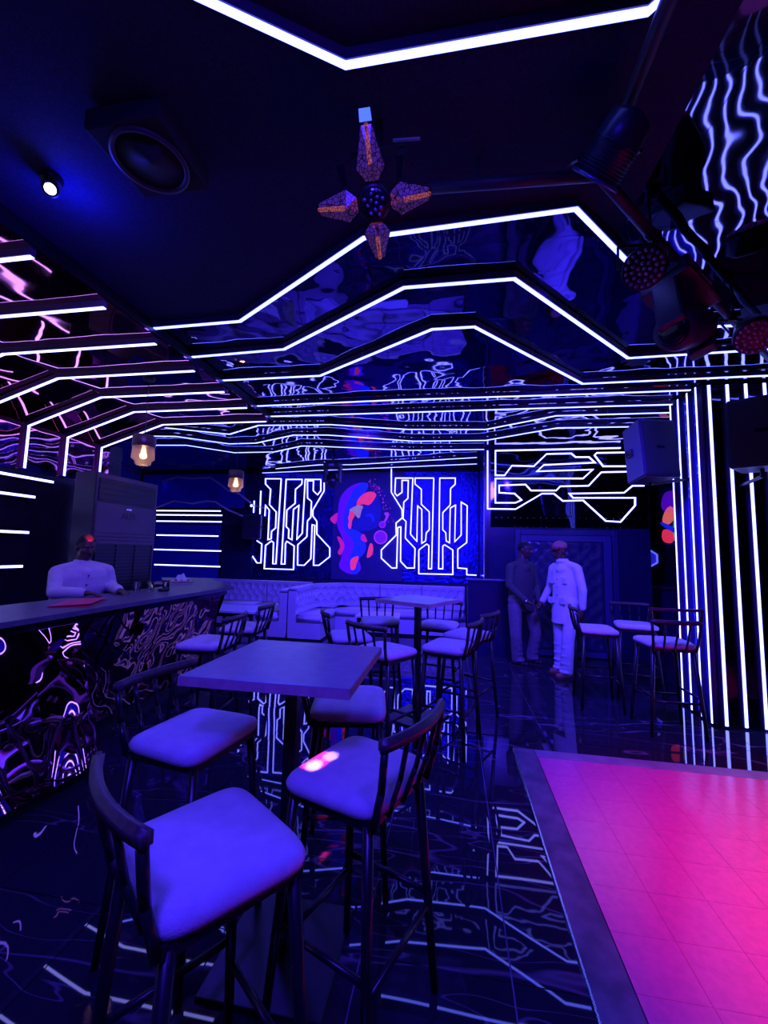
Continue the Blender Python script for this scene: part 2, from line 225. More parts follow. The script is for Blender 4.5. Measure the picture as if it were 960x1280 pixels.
def sph(bm, c, r, su=12, sv=8, rot=None):
    r = (r, r, r) if not hasattr(r, '__len__') else r
    m = Matrix.Translation(V(c)) @ (rot.to_4x4() if rot is not None else Matrix()) @ Matrix.Diagonal((*r, 1))
    bmesh.ops.create_uvsphere(bm, u_segments=su, v_segments=sv, radius=1, matrix=m)
    return bm

def lathe(bm, prof, c=(0, 0, 0), n=24, axis=(0, 0, 1), cap=True):
    c = V(c); d = V(axis).normalized(); u, v = basis(d)
    rings = []
    for r, h in prof:
        rings.append([bm.verts.new(c + d * h + u * (r * math.cos(2 * PI * i / n)) + v * (r * math.sin(2 * PI * i / n))) for i in range(n)])
    for a, b in zip(rings, rings[1:]):
        for i in range(n):
            j = (i + 1) % n; bm.faces.new((a[i], a[j], b[j], b[i]))
    if cap:
        bm.faces.new(rings[0][::-1]); bm.faces.new(rings[-1])
    return bm

def sweep(bm, pts, N, a0, a1, b0, b1, closed=False):
    """mitred rectangular section along a polyline lying in the plane with normal N"""
    pts = [V(p) for p in pts]; N = V(N).normalized(); n = len(pts); rings = []
    for i, p in enumerate(pts):
        t0 = (pts[i] - pts[i - 1]).normalized() if i else None
        t1 = (pts[i + 1] - pts[i]).normalized() if i < n - 1 else None
        s0 = N.cross(t0) if t0 is not None else None; s1 = N.cross(t1) if t1 is not None else None
        if s0 is None: s = s1
        elif s1 is None: s = s0
        else:
            s = s0 + s1
            s = s0.copy() if s.length < .3 else s.normalized() / max(.45, s.normalized().dot(s0))
        rings.append([bm.verts.new(p + s * a + N * b) for a, b in ((a0, b0), (a1, b0), (a1, b1), (a0, b1))])
    for r, q in zip(rings, rings[1:]):
        for i in range(4):
            j = (i + 1) % 4; bm.faces.new((r[i], r[j], q[j], q[i]))
    bm.faces.new(rings[0][::-1]); bm.faces.new(rings[-1])
    return bm

def poly(bm, pts, N, t):
    """flat polygon with thickness t along N"""
    N = V(N); a = [bm.verts.new(V(p)) for p in pts]; b = [bm.verts.new(V(p) + N * t) for p in pts]
    bm.faces.new(a[::-1]); bm.faces.new(b); n = len(pts)
    for i in range(n): bm.faces.new((a[i], a[(i + 1) % n], b[(i + 1) % n], b[i]))
    return bm

def round_off(pts, n=2):
    for _ in range(n):
        q = []
        for a, b in zip(pts, pts[1:] + pts[:1]):
            q += [(a[0] * .75 + b[0] * .25, a[1] * .75 + b[1] * .25), (a[0] * .25 + b[0] * .75, a[1] * .25 + b[1] * .75)]
        pts = q
    return pts

def copy_tree(o, parent=None):
    c = o.copy(); link(c); c.parent = parent
    for ch in list(o.children): copy_tree(ch, c)
    return c

# ---------------------------------------------------------------- the shell
def pieces(parent, name, boxes, mat, jitter=0, seed=1, bev=.0):
    """alike rectangular pieces sharing mesh data by size; boxes = (cx, cy, cz, sx, sy, sz)"""
    rnd = random.Random(seed); cache = {}; pw = parent_world(parent)
    for cx, cy, cz, sx, sy, sz in boxes:
        k = (round(sx, 3), round(sy, 3), round(sz, 3))
        if k not in cache:
            bm = bx(-sx / 2, sx / 2, -sy / 2, sy / 2, -sz / 2, sz / 2, bev=bev)
            bmesh.ops.recalc_face_normals(bm, faces=bm.faces)
            me = bpy.data.meshes.new(name); bm.to_mesh(me); bm.free(); me.materials.append(mat); cache[k] = me
        o = bpy.data.objects.new(name, cache[k]); link(o); o.parent = parent
        o.location = V((cx, cy, cz)) - pw
        if jitter: o.rotation_euler = (rnd.uniform(-jitter, jitter), rnd.uniform(-jitter, jitter), 0)

XL, XR, YN, YF = -7.5, 5.0, -2.6, 8.8
floor = struct('floor', bx(XL, XR, YN, YF + .2, -.2, -.0105), M['joint'])
TW, TL = .574, 1.15
tiles = []
ix = int((XL - .23) // TW)
for i in range(ix, 9):
    x0 = .23 + i * TW
    if x0 < XL - .4 or x0 + TW > XR + .3: continue
    for j in range(-4, 7):
        y0 = 1.745 + j * TL + (0 if i % 2 else .0)
        if y0 < YN - .9: continue
        y1 = y0 + TL
        # the dance floor is let into the tiling
        if x0 + .02 >= .5 and y1 <= 3.7: continue
        xa, xb, ya = x0, x0 + TW, y0
        if xb > .5 and y0 < 3.66:
            if y1 > 3.7 and x0 > .45: ya = 3.66
            elif x0 < .5: xb = .5 if y1 <= 3.7 else xb
        tiles.append(((xa + xb) / 2, (ya + y1) / 2, -.007, xb - xa - .006, y1 - ya - .005, .014))
pieces(floor, 'floor_tile', tiles, M['marble'], jitter=.0016, seed=4)

# ceiling: slab, the matte field over the bar side, glossy rippled sheets elsewhere
ceil = struct('ceiling', bx(XL, XR, YN, YF + .2, CEIL + .021, CEIL + .2), M['black'])
MATTE = [(-2.35, YN), (.9, YN), (.9, 2.3), (.6, 2.01), (-.495, 2.05), (-1.612, 2.745), (-2.35, 2.757)]
sheets = []
for i in range(11):
    for j in range(10):
        x0, y0 = XL + i * 1.22, YN + j * 1.22
        x1, y1 = min(XR, x0 + 1.22), min(YF, y0 + 1.22)
        if x1 <= x0 or y1 <= y0: continue
        sheets.append(((x0 + x1) / 2, (y0 + y1) / 2, CEIL + .014, x1 - x0 - .003, y1 - y0 - .003, .012))
pieces(ceil, 'ceiling_sheet', sheets, M['gloss_ceiling'])
struct('ceiling_matte', poly(B(), [(x, y, CEIL) for x, y in MATTE], (0, 0, 1), .006), M['matte_ceiling'], ceil)

# walls that the lens never sees close the room behind and to the right
struct('wall_rear', bx(XL, XR, YN - .15, YN, 0, CEIL), M['wall_dark'])
struct('wall_right', bx(XR, XR + .15, YN, YF, 0, CEIL), M['wall_dark'])
# bar alcove: left wall, chamfer and lowered ceiling in purple mirror sheets
XW = -4.81
wl = struct('wall_left', bx(XW - .15, XW, YN, 5.25, 0, 3.0), M['wall_left'])
struct('wall_left_return', bx(XL, XW - .15, 5.1, 5.25, 0, CEIL), M['wall_left'])
struct('wall_left_far', bx(XL - .15, XL, 5.1, YF, 0, CEIL), M['gloss_wave'])
bc = struct('ceiling_bar', bx(-4.6, -2.352, YN, 5.02, BARCEIL + .012, CEIL - .002), M['black'])
YB = [YN + 1.27 * k for k in range(7)]
pieces(bc, 'ceiling_sheet', [((-3.87 - 2.352) / 2, (a + min(5.02, a + 1.27)) / 2, BARCEIL + .006, 3.87 - 2.352 - .002, min(5.02, a + 1.27) - a - .003, .012) for a in YB if a < 5], M['gloss_purple'])
for a in YB:
    if a > 5: continue
    b = min(5.02, a + 1.27) - .003
    p = [(-3.87, a, BARCEIL), (-3.87, b, BARCEIL), (XW, b, 2.95), (XW, a, 2.95)]
    obj('ceiling_sheet', poly(B(), p, (-.3, 0, .95), .012), M['gloss_purple'], bc)
    obj('wall_sheet', bx(XW, XW + .012, a, b, 2.4, 2.948), M['gloss_purple'], wl)

# art wall, return wall and door wall
wf = struct('wall_far', bx(XL, XR, YF, YF + .2, 0, CEIL), M['wall_dark'])
def art_panel(x0, x1, z0, z1, m): obj('wall_panel', bx(x0, x1, YF - .02, YF, z0, z1), M[m], wf)
art_panel(-4.72, -2.62, .95, 3.3, 'sequin'); art_panel(-1.05, .53, .95, 3.3, 'sequin')
art_panel(-2.615, -1.055, .95, 3.3, 'canvas')
art_panel(-7.4, -5.3, .2, 2.1, 'gloss_blue'); art_panel(-7.4, -4.75, 2.5, 3.3, 'gloss_wave')
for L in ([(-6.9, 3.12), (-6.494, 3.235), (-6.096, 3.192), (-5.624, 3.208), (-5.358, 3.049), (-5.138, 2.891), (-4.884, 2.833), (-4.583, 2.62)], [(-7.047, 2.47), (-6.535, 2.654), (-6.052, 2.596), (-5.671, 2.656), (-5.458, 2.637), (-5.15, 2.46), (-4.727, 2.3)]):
    obj('wall_reflection', sweep(B(), [(x, YF - .02, z) for x, z in L], (0, -1, 0), -.018, .018, -.02, .03), M['lilac_reflection'], wf)  # wavy mirror reflections of the alcove, built as raised lilac strips
wd = struct('wall_door', bx(.56, 3.03, 7.0, 7.2, 0, CEIL), M['wall_panel'])
struct('wall_return', bx(.56, .72, 7.2, YF, 0, CEIL), M['wall_dark'])
obj('wall_panel', bx(.545, .56, 7.21, 7.95, .02, 3.3), M['gloss_blue'], bpy.data.objects['wall_return'])
obj('wall_panel', bx(.545, .56, 7.955, 8.77, .02, 3.3), M['gloss_blue'], bpy.data.objects['wall_return'])
struct('trim_1', bx(.52, .558, 6.97, 7.2, 0, CEIL), M['dark_metal'])
# gloss sheets behind the neon of the door wall
for k in range(3):
    x0 = .62 + k * .8
    obj('wall_panel', bx(x0, x0 + .797, 6.985, 7.0, 2.02, 3.32), M['gloss_navy'], wd)
bm = B()
for i in range(24):
    for j in range(14):
        x, z = .7 + i * .1, .25 + j * .148
        if 1.0 < x < 2.54 and z < 2.0: continue
        lathe(bm, [(.006, 0), (.006, .004), (.003, .007)], (x, 6.985 if z > 2.02 else 7.0, z), 6, (0, -1, 0))
o = obj('wall_stud', bm, M['stud'], wd); o['kind'] = 'stuff'

# column with the vertical neon strips
wc = struct('wall_column', bx(2.5, XR, 4.56, 5.1, 0, CEIL), M['wall_dark'])
for a, b in ((4.575, 4.70), (4.74, 4.88), (4.92, 5.03)):
    obj('wall_panel', bx(2.482, 2.5, a, b, .02, 3.3), M['gloss_blue'], wc)
CX = [2.55, 2.715, 2.88, 3.045, 3.21, 3.375, 3.54]
for a, b in zip(CX, CX[1:]):
    obj('wall_panel', bx(a + .03, b - .03, 4.545, 4.56, .02, 3.3), M['gloss_brown'], wc)
struct('baseboard_right', bx(2.5, XR, 4.53, 4.56, 0, .03), M['dark_metal'])
# pillar between the bar alcove and the seating
struct('pillar', bx(-5.2, -4.46, 8.72, YF - .001, 0, 2.06), M['wall_panel'])

# ---------------------------------------------------------------- led strips
def led(pts, N, label, group, mat='led', a=(-.018, .018), b=(.001, .046), da=(-.0125, .0125), db=(.046, .051), name='led_strip', ticks=True):
    c = V(pts[0])
    t = thing(name, label, 'light strip', c, group)
    obj('housing', sweep(B(), pts, N, *a, *b), M['housing'], t)
    obj('diffuser', sweep(B(), pts, N, *da, *db), M[mat], t, label='glowing white diffuser')
    if ticks:
        P = [V(p) for p in pts]
        for p, q in zip(P, P[1:]):
            L = (q - p).length
            if L > 1.2:
                m = p.lerp(q, .45); d = (q - p).normalized() * .004
                obj('joint_clip', sweep(B(), [m - d, m + d], N, a[0] - .003, a[1] + .003, b[0], b[1] - .002), M['clip'], t)
    return t

ROWN = ['nearest bent LED strip overhead, cut by the top of the picture',
 'widest peaked LED strip along the edge of the matte ceiling',
 'second peaked LED strip on the glossy ceiling, behind the widest one',
 'third and lowest peaked LED strip on the glossy ceiling',
 'first straight LED strip behind the peaked ones, ending at the striped column',
 'second straight LED strip behind the peaked ones on the ceiling',
 'wavy LED strip right behind the straight ones on the far ceiling',
 'middle one of the three wavy LED strips on the far ceiling',
 'rearmost of the three wavy LED strips, ending above the neon door wall',
 'short bent LED strip on the ceiling just before the painted wall',
 'last LED strip on the ceiling, right above the painted wall']
for k, r in enumerate(CEILING_ROWS):
    led([(x, y, CEIL) for x, y in r], (0, 0, -1), ROWN[k], 'ceiling light strips')
BARN = ['nearest LED strip of the purple bar ceiling, mostly outside the picture', 'second LED strip of the purple bar ceiling, high at the left edge',
 'third LED strip of the purple bar ceiling, at the left edge', 'fourth LED strip of the bar ceiling, bending down at the left edge',
 'fifth LED strip of the bar ceiling, with an upright end left of the air conditioner', 'sixth LED strip of the bar ceiling, its upright end just left of the air conditioner',
 'farthest LED strip of the bar ceiling, above the first pendant lamp']
for k, r in enumerate(BAR_ROWS):
    y = r[1][1]; y0 = max(r[0][1], y - .09)
    pts = [(-2.37, y, BARCEIL), (-3.85, y, BARCEIL), (XW + .012, y, 2.94), (XW + .012, y, 2.42)]
    sgn = 1 if (V((0, 1, 0)).cross(V((-1, 0, 0)))).z < 0 else -1
    a, d = ((0, .046), (.046, .052)) if sgn > 0 else ((-.046, 0), (-.052, -.046))
    led(pts, (0, 1, 0), BARN[k], 'bar ceiling light strips', a=a, b=(-.018, .018), da=d, db=(-.0125, .0125), ticks=False, mat='led_warm')
for k, (z, ye) in enumerate(((2.32, 4.40), (2.11, 4.25), (1.70, 4.22), (1.32, 4.19))):
    led([(XW, -1.5, z), (XW, ye - .25 if k else ye - .2, z)], (1, 0, 0), ('uppermost', 'second from top', 'third from top', 'lowest')[k] + ' level LED strip on the dark wall behind the barman', 'back bar light strips', mat='led_warm', db=(.046, .052), da=(-.013, .013), ticks=False)
for k, (xa, xb, z) in enumerate(((-6.95, -5.29, 2.42), (-6.94, -5.25, 2.32), (-6.93, -5.25, 2.17), (-6.9, -5.31, 1.84), (-6.94, -5.22, 1.5), (-6.9, -5.22, 1.145))):
    led([(xa, YF - .02, z), (xb, YF - .02, z)], (0, -1, 0), ('topmost', 'second', 'third', 'fourth', 'fifth', 'bottom')[k] + ' LED strip of the blue wall right of the air conditioner', 'blue alcove light strips', mat='led_warm', ticks=False)
for k, y in enumerate((5.06, 4.90, 4.72, 4.56)):
    led([(2.5, y, .02), (2.5, y, 3.33)], (-1, 0, 0), ('leftmost', 'second', 'third', 'fourth')[k] + ' upright LED strip on the blue side of the column', 'column light strips', a=(-.016, .016), da=(-.0095, .0095), ticks=False, mat='led_white', db=(.046, .05))
for k, x in enumerate(CX):
    led([(x, 4.56, .02), (x, 4.56, 3.33)], (0, -1, 0), ('first upright LED strip on the front of the column, at its corner', 'second upright LED strip on the front of the column', 'third upright LED strip on the column, hidden in part by the loudspeaker', 'fourth upright LED strip on the column, behind the large loudspeaker', 'upright LED strip on the column beyond the right edge', 'next upright LED strip on the column beyond the right edge', 'last upright LED strip on the column beyond the right edge')[k], 'column light strips', a=(-.024, .024), da=(-.0125, .0125), ticks=False, mat='led_white')

def neon(name, label, lines, y, w=.0098, d=.02):
    x, z = lines[0][0]
    t = thing(name, label, 'neon sign', (x, y, z))
    for L in lines:
        obj('neon_tube', sweep(B(), [(a, y, c) for a, c in L], (0, -1, 0), -w, w, 0, d), M['neon'], t)
    return t
neon('neon_sign', 'white circuit-pattern neon sign left of the painted head', NEON_LEFT, YF - .02)
neon('neon_sign', 'white circuit-pattern neon sign right of the painted head', NEON_RIGHT, YF - .02)
neon('neon_sign', 'white circuit-pattern neon sign above the padded door', NEON_DOOR, 6.985, w=.0098)
hx = [(3.62 + .31 * math.cos(PI / 8 + k * PI / 4), 1.56 + .2 * math.sin(PI / 8 + k * PI / 4)) for k in range(8)]
t = neon('neon_sign', 'small blue octagonal neon sign right of the padded door', [hx + hx[:1]], YF - .02, w=.013)
for c in t.children: c.data.materials[0] = M['neon_blue']
obj('back_plate', poly(B(), [(x, YF - .002, z) for x, z in hx], (0, -1, 0), .015), M['blue_plate'], t)

# painted head on the far wall, fluorescent paint on a dark canvas
t = thing('wall_painting', 'painted head with flowing purple and blue hair between the two neon signs', 'painting', (-1.9, YF - .02, 1.0))
PM = dict(purple_hair='p_purple', blue_hair='p_blue', face='p_face', forehead='p_red', nose='p_tan', lips='p_red', neck='p_crimson', collar='p_red', shoulder='p_red', hair_tip='p_crimson', hair_lock='p_crimson', earring_hook='p_pink', cheek='p_blue2')
OFF = dict(purple_hair=1, blue_hair=2, face=3, cheek=4, forehead=5, lips=4, nose=6)
for k, L in MURAL.items():
    n_ = OFF.get(k, 4)
    obj(k, poly(B(), [(x, YF - .02, z) for x, z in round_off(L)], (0, -1, 0), .002 * n_), M[PM[k]], t)
for (x, z, r) in EARRINGS:
    obj('earring', lathe(B(), [(r, 0), (r, .01)], (x, YF - .02, z), 28, (0, -1, 0)), M['p_pink'], t)
    obj('earring_bead', lathe(B(), [(r * .82, 0), (r * .82, .013)], (x, YF - .02, z), 28, (0, -1, 0)), M['p_violet'], t)
rnd = random.Random(5); bm = B()
for i in range(70):
    f = rnd.random(); x = -1.83 + .52 * f + rnd.gauss(0, .05); z = 3.05 - .85 * f * f + rnd.gauss(0, .05)
    lathe(bm, [(rnd.uniform(.006, .014), 0), (.003, .006)], (x, YF - .02, z), 6, (0, -1, 0))
o = obj('paint_speckle', bm, M['p_pink'], t); o['kind'] = 'stuff'
# poster seen past the column
t = thing('poster', 'bright splashed-paint poster on the far wall beside the striped column', 'poster', (4.25, YF, 1.8))
obj('sheet', bx(3.95, 4.62, YF - .02, YF - .001, 1.78, 2.95), M['canvas'], t)
for nm, mt, pts in (('purple_patch', 'p_purple', [(4.0, 2.5), (4.05, 2.82), (4.2, 2.9), (4.45, 2.85), (4.5, 2.6), (4.2, 2.45)]), ('orange_patch', 'p_orange', [(4.0, 2.25), (4.1, 2.55), (4.22, 2.6), (4.28, 2.4), (4.15, 2.2)]), ('red_patch', 'p_red', [(4.0, 1.9), (4.02, 2.15), (4.2, 2.1), (4.26, 1.95), (4.15, 1.84)]), ('green_patch', 'p_green', [(4.2, 1.85), (4.22, 2.4), (4.35, 2.55), (4.5, 2.3), (4.4, 1.9)]), ('blue_patch', 'p_blue', [(3.98, 2.3), (4.0, 2.2), (4.3, 2.02), (4.32, 2.12)])):
    obj(nm, poly(B(), [(x, YF - .02, z) for x, z in round_off(pts)], (0, -1, 0), .002 if nm != 'blue_patch' else .004), M[mt], t)

# ---------------------------------------------------------------- the padded door, partition, low cabinet
d1 = thing('door_1', '', '', (1.76, 7.0, 0)); del d1['label'], d1['category']; d1['kind'] = 'structure'
for x0, x1, z0, z1 in ((1.0, 1.08, 0, 1.98), (2.46, 2.54, 0, 1.98), (1.08, 2.46, 1.9, 1.98)):
    obj('door_frame', bx(x0, x1, 6.93, 7.0, z0, z1, bev=.006), M['door_frame'], d1)
for x0, x1, z0, z1 in ((1.09, 1.2, .02, 1.9), (2.34, 2.45, .02, 1.9), (1.2, 2.34, 1.8, 1.9), (1.2, 2.34, .02, .1)):
    obj('door_rail', bx(x0, x1, 6.955, 7.0, z0, z1, bev=.005), M['door_rail'], d1)

def tufted(bm, P, U, W, Nn, w, h, du, dv, depth=.03, step=5, puff=.02):
    """tufted cushion: origin P, axes U (width) and W (height), bulging along Nn; returns button spots"""
    P, U, W, Nn = V(P), V(U), V(W), V(Nn)
    nu, nv = max(6, int(w / du * step)), max(6, int(h / dv * step)); spots = []
    rows_ = int(round(h / dv)); cols = int(round(w / du))
    for j in range(1, rows_ * 2):
        v = j * dv / 2 * (h / (rows_ * dv))
        for i in range(cols + 1):
            u = (i + (.5 if j % 2 else 0)) * (w / cols)
            if .03 < u < w - .03 and .03 < v < h - .03: spots.append((u, v))
    def hgt(u, v):
        e = min(u, w - u, v, h - v); z = puff * min(1, e / .03) ** .5
        d = min(((u - a) ** 2 + (v - b) ** 2) for a, b in spots) if spots else 1
        return z - depth * math.exp(-d / (2 * (.3 * min(du, dv)) ** 2)) * (1 if e > .02 else e / .02)
    g = [[bm.verts.new(P + U * (w * i / nu) + W * (h * j / nv) + Nn * hgt(w * i / nu, h * j / nv)) for i in range(nu + 1)] for j in range(nv + 1)]
    for j in range(nv):
        for i in range(nu): bm.faces.new((g[j][i], g[j][i + 1], g[j + 1][i + 1], g[j + 1][i]))
    return spots, hgt
for x0, w in ((1.21, .555), (1.775, .555)):
    bm = B(); sp, hg = tufted(bm, (x0, 6.975, .11), (1, 0, 0), (0, 0, 1), (0, -1, 0), w, 1.68, .185, .21, .03, 6)
    leaf = obj('door_leaf', bm, M['leather'], d1, True)
    for u, v in sp:
        obj('tuft_button', sph(B(), (x0 + u, 6.972 - hg(u, v), .11 + v), (.011, .006, .011), 6, 4), M['stud_dark'], leaf)
obj('door_handle', tube(B(), (1.74, 6.91, .95), (1.74, 6.91, 1.15), .011), M['chrome'], d1)

t = thing('partition', 'dark waist-high partition beside the end of the tufted sofa', 'partition', (.6, 6.8, 0))
obj('body', bx(.24, .99, 6.72, 6.9, 0, 1.15), M['wall_panel'], t); obj('cap', bx(.22, 1.0, 6.7, 6.92, 1.15, 1.18, bev=.005), M['dark_top'], t)
t = thing('low_cabinet', 'dark low cabinet against the far wall under the octagonal sign', 'cabinet', (3.9, 8.5, 0))
obj('body', bx(3.2, 4.9, 8.2, YF - .02, 0, 1.02), M['wall_panel'], t)
obj('top', bx(3.15, 4.95, 8.15, YF - .02, 1.02, 1.06, bev=.006), M['dark_top'], t)
for a, b in ((3.22, 4.05), (4.07, 4.88)): 
    dr = obj('door', bx(a, b, 8.18, 8.2, .05, .98, bev=.004), M['door_frame'], t)
    obj('handle', bx(b - .08, b - .06, 8.16, 8.18, .6, .75), M['chrome'], dr)

# ---------------------------------------------------------------- dance floor
df = thing('dance_floor', 'pale panelled dance floor glowing magenta in the right foreground', 'dance floor', (1.8, 1.8, 0))
obj('base', bx(.5, 4.6, -.9, 3.66, -.013, .004), M['grout'], df)
obj('border', bx(.505, .66, -.9, 3.655, 0, .014, bev=.003), M['df_border'], df)
obj('border', bx(.662, 4.6, 3.53, 3.655, 0, .014, bev=.003), M['df_border2'], df)
obj('edge_trim', bx(.497, .505, -.9, 3.66, 0, .016), M['chrome'], df, label='thin metal edge trim')
PX = .2505
pieces(df, 'floor_panel', [(.664 + (i + .5) * PX, 3.528 - (j + .5) * PX, .007, PX - .0016, PX - .0016, .014) for i in range(15) for j in range(17)], M['df_panel'], jitter=.0006)

# ---------------------------------------------------------------- bar
bar = thing('bar_counter', 'long bar counter with slate top and rippled purple mirror front', 'bar counter', (-2.9, 2.5, 0))
TOP = [(-2.55, -1.2), (-2.57, 4.63), (-3.62, 5.75), (-4.25, 5.55), (-3.27, 4.35), (-3.27, -1.2)]
bm = poly(B(), [(x, y, 1.085) for x, y in TOP], (0, 0, 1), .035); 
obj('countertop', bm, M['slate'], bar)
obj('fascia', sweep(B(), [(-2.6, -1.2, 1.03), (-2.62, 4.56, 1.03), (-3.6, 5.6, 1.03)], (0, 0, 1), .0, .05, 0, .054), M['black_gloss'], bar)
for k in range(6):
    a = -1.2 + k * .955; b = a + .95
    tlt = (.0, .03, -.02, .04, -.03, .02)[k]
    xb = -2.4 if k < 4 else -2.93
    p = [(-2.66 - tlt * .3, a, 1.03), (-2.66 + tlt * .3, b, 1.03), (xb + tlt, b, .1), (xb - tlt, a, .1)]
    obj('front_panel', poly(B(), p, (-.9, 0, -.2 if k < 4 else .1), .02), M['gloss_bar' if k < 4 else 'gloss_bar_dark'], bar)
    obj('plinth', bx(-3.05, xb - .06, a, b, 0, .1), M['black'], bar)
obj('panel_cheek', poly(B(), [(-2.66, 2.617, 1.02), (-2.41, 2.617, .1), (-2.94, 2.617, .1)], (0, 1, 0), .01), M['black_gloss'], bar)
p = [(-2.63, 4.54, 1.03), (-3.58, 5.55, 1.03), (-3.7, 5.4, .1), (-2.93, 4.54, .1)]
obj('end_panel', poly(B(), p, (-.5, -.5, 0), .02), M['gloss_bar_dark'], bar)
obj('carcass', bx(-3.2, -3.06, -1.2, 4.5, 0, 1.085), M['black'], bar)
obj('return_carcass', bx(-4.0, -3.2, 5.0, 5.3, 0, 1.085), M['black'], bar)

def menu(label, cx, cy, rz, m1, m2, w=.23, h=.31):
    t = thing('menu_folder', label, 'menu', (cx, cy, 1.121), rz=rz, local=True)
    obj('cover', bx(-w / 2, w / 2, -h / 2, h / 2, 0, .004, bev=.001), M[m1], t)
    obj('page', bx(-w / 2 + .005, w / 2 - .004, -h / 2 + .005, h / 2 - .005, .004, .008), M[m1], t)
    obj('upper_cover', poly(B(), [(-w / 2, -h / 2, .008), (w / 2, -h / 2, .02), (w / 2, h / 2, .02), (-w / 2, h / 2, .008)], (0, 0, 1), .003), M[m2], t)
menu('menu folder with red light in its cover colour, lying in front of the barman', -2.86, 2.83, .5, 'red_cover', 'red_cover', .26, .44)  # red light on this menu is put into its cover colour
menu('red and white menu at the far end of the bar', -3.45, 4.75, -1.1, 'white_paper', 'red_cover', .3, .42)
def glass(x, y, label):
    t = thing('glass_tumbler', label, 'glass', (x, y, 1.121), 'tumblers on the bar', local=True)
    bm = B(); lathe(bm, [(.03, 0), (.036, .1), (.033, .1), (.027, .008)], n=18, cap=False)
    bm.faces.new([v for v in bm.verts][:18][::-1]); bm.faces.new([v for v in bm.verts][-18:])
    obj('glass_body', bm, M['glass'], t, True)
glass(-3.1, 3.7, 'clear tumbler on the bar nearest the barman')
glass(-3.04, 3.82, 'clear tumbler on the bar, middle of the three')
glass(-2.98, 3.97, 'clear tumbler on the bar, farthest from the barman')
t = thing('ashtray', 'dark ashtray on the bar beside the tumblers', 'ashtray', (-2.92, 3.86, 1.121), local=True)
obj('bowl', lathe(B(), [(.05, 0), (.06, .025), (.05, .025), (.042, .01)], n=20), M['black_gloss'], t, True)
bm = B(); rnd = random.Random(2)
NG = 9; g = [[bm.verts.new((-3.75 + .2 * i / NG, 5.05 + .22 * j / NG, 1.122 + .09 * math.exp(-((i - 4) ** 2 + (j - 5) ** 2) / 9) + .02 * math.sin(i * 1.7 + j))) for i in range(NG + 1)] for j in range(NG + 1)]
for j in range(NG):
    for i in range(NG): bm.faces.new((g[j][i], g[j][i + 1], g[j + 1][i + 1], g[j + 1][i]))
tag(obj('bar_cloth', bm, M['white_paper'], None, True), 'crumpled white cloth at the far end of the bar by the air conditioner', 'cloth')

# air conditioner behind the bar
ac = thing('air_conditioner', 'tall grey floor-standing air conditioner behind the bar', 'air conditioner', (-4.25, 4.55, 0))
ax = -4.0
obj('cabinet', bx(-4.3, ax - .02, 4.05, 5.05, .5, 2.42, bev=.012), M['ac_dark'], ac)  # shade on the side is put into a darker colour than the front
obj('front_frame', bx(ax - .021, ax - .0195, 4.06, 5.04, .51, 2.41), M['ac'], ac)
obj('plinth', bx(-4.28, ax - .04, 4.07, 5.03, 0, .5), M['black'], ac)
obj('front_panel', bx(ax - .02, ax, 4.07, 5.03, 1.72, 2.06, bev=.006), M['ac'], ac)
obj('outlet', bx(ax - .02, ax - .012, 4.09, 5.01, 2.08, 2.36), M['black'], ac)
for k in range(4): obj('louvre', bx(ax - .018, ax - .002, 4.1, 5.0, 2.11 + k * .066, 2.118 + k * .066), M['ac_dark'], ac)
for k in range(3): obj('front_panel', bx(ax - .02, ax - .002, 4.07, 5.03, 1.59 + .0 + k * .044, 1.631 + k * .044, bev=.004), M['ac'], ac)
obj('intake', bx(ax - .02, ax - .012, 4.09, 5.01, .55, 1.58), M['black'], ac)
for k in range(24): obj('louvre', bx(ax - .016, ax, 4.1, 5.0, .57 + k * .042, .584 + k * .042), M['ac_dark'], ac)
for k in range(4): obj('grille_bar', bx(ax - .014, ax + .002, 4.1 + k * .297, 4.112 + k * .297, .55, 1.58), M['ac_dark'], ac)
obj('badge', bx(ax - .002, ax + .004, 4.5, 4.58, 2.015, 2.03), M['chrome'], ac)
fc = bpy.data.curves.new('logo_text', 'FONT'); fc.body = 'AUX'; fc.size = .115; fc.extrude = .003; fc.align_x = 'CENTER'
fo_ = bpy.data.objects.new('tmp', fc); link(fo_); me_ = bpy.data.meshes.new_from_object(fo_.evaluated_get(bpy.context.evaluated_depsgraph_get())); bpy.data.objects.remove(fo_)
fo = bpy.data.objects.new('logo_text', me_); link(fo); fo.parent = ac; fo.rotation_euler = (PI / 2, 0, PI / 2)
fo.location = V((ax + .001, 4.55, 1.9)) - V(ac.location); me_.materials.clear(); me_.materials.append(M['ac_dark'])

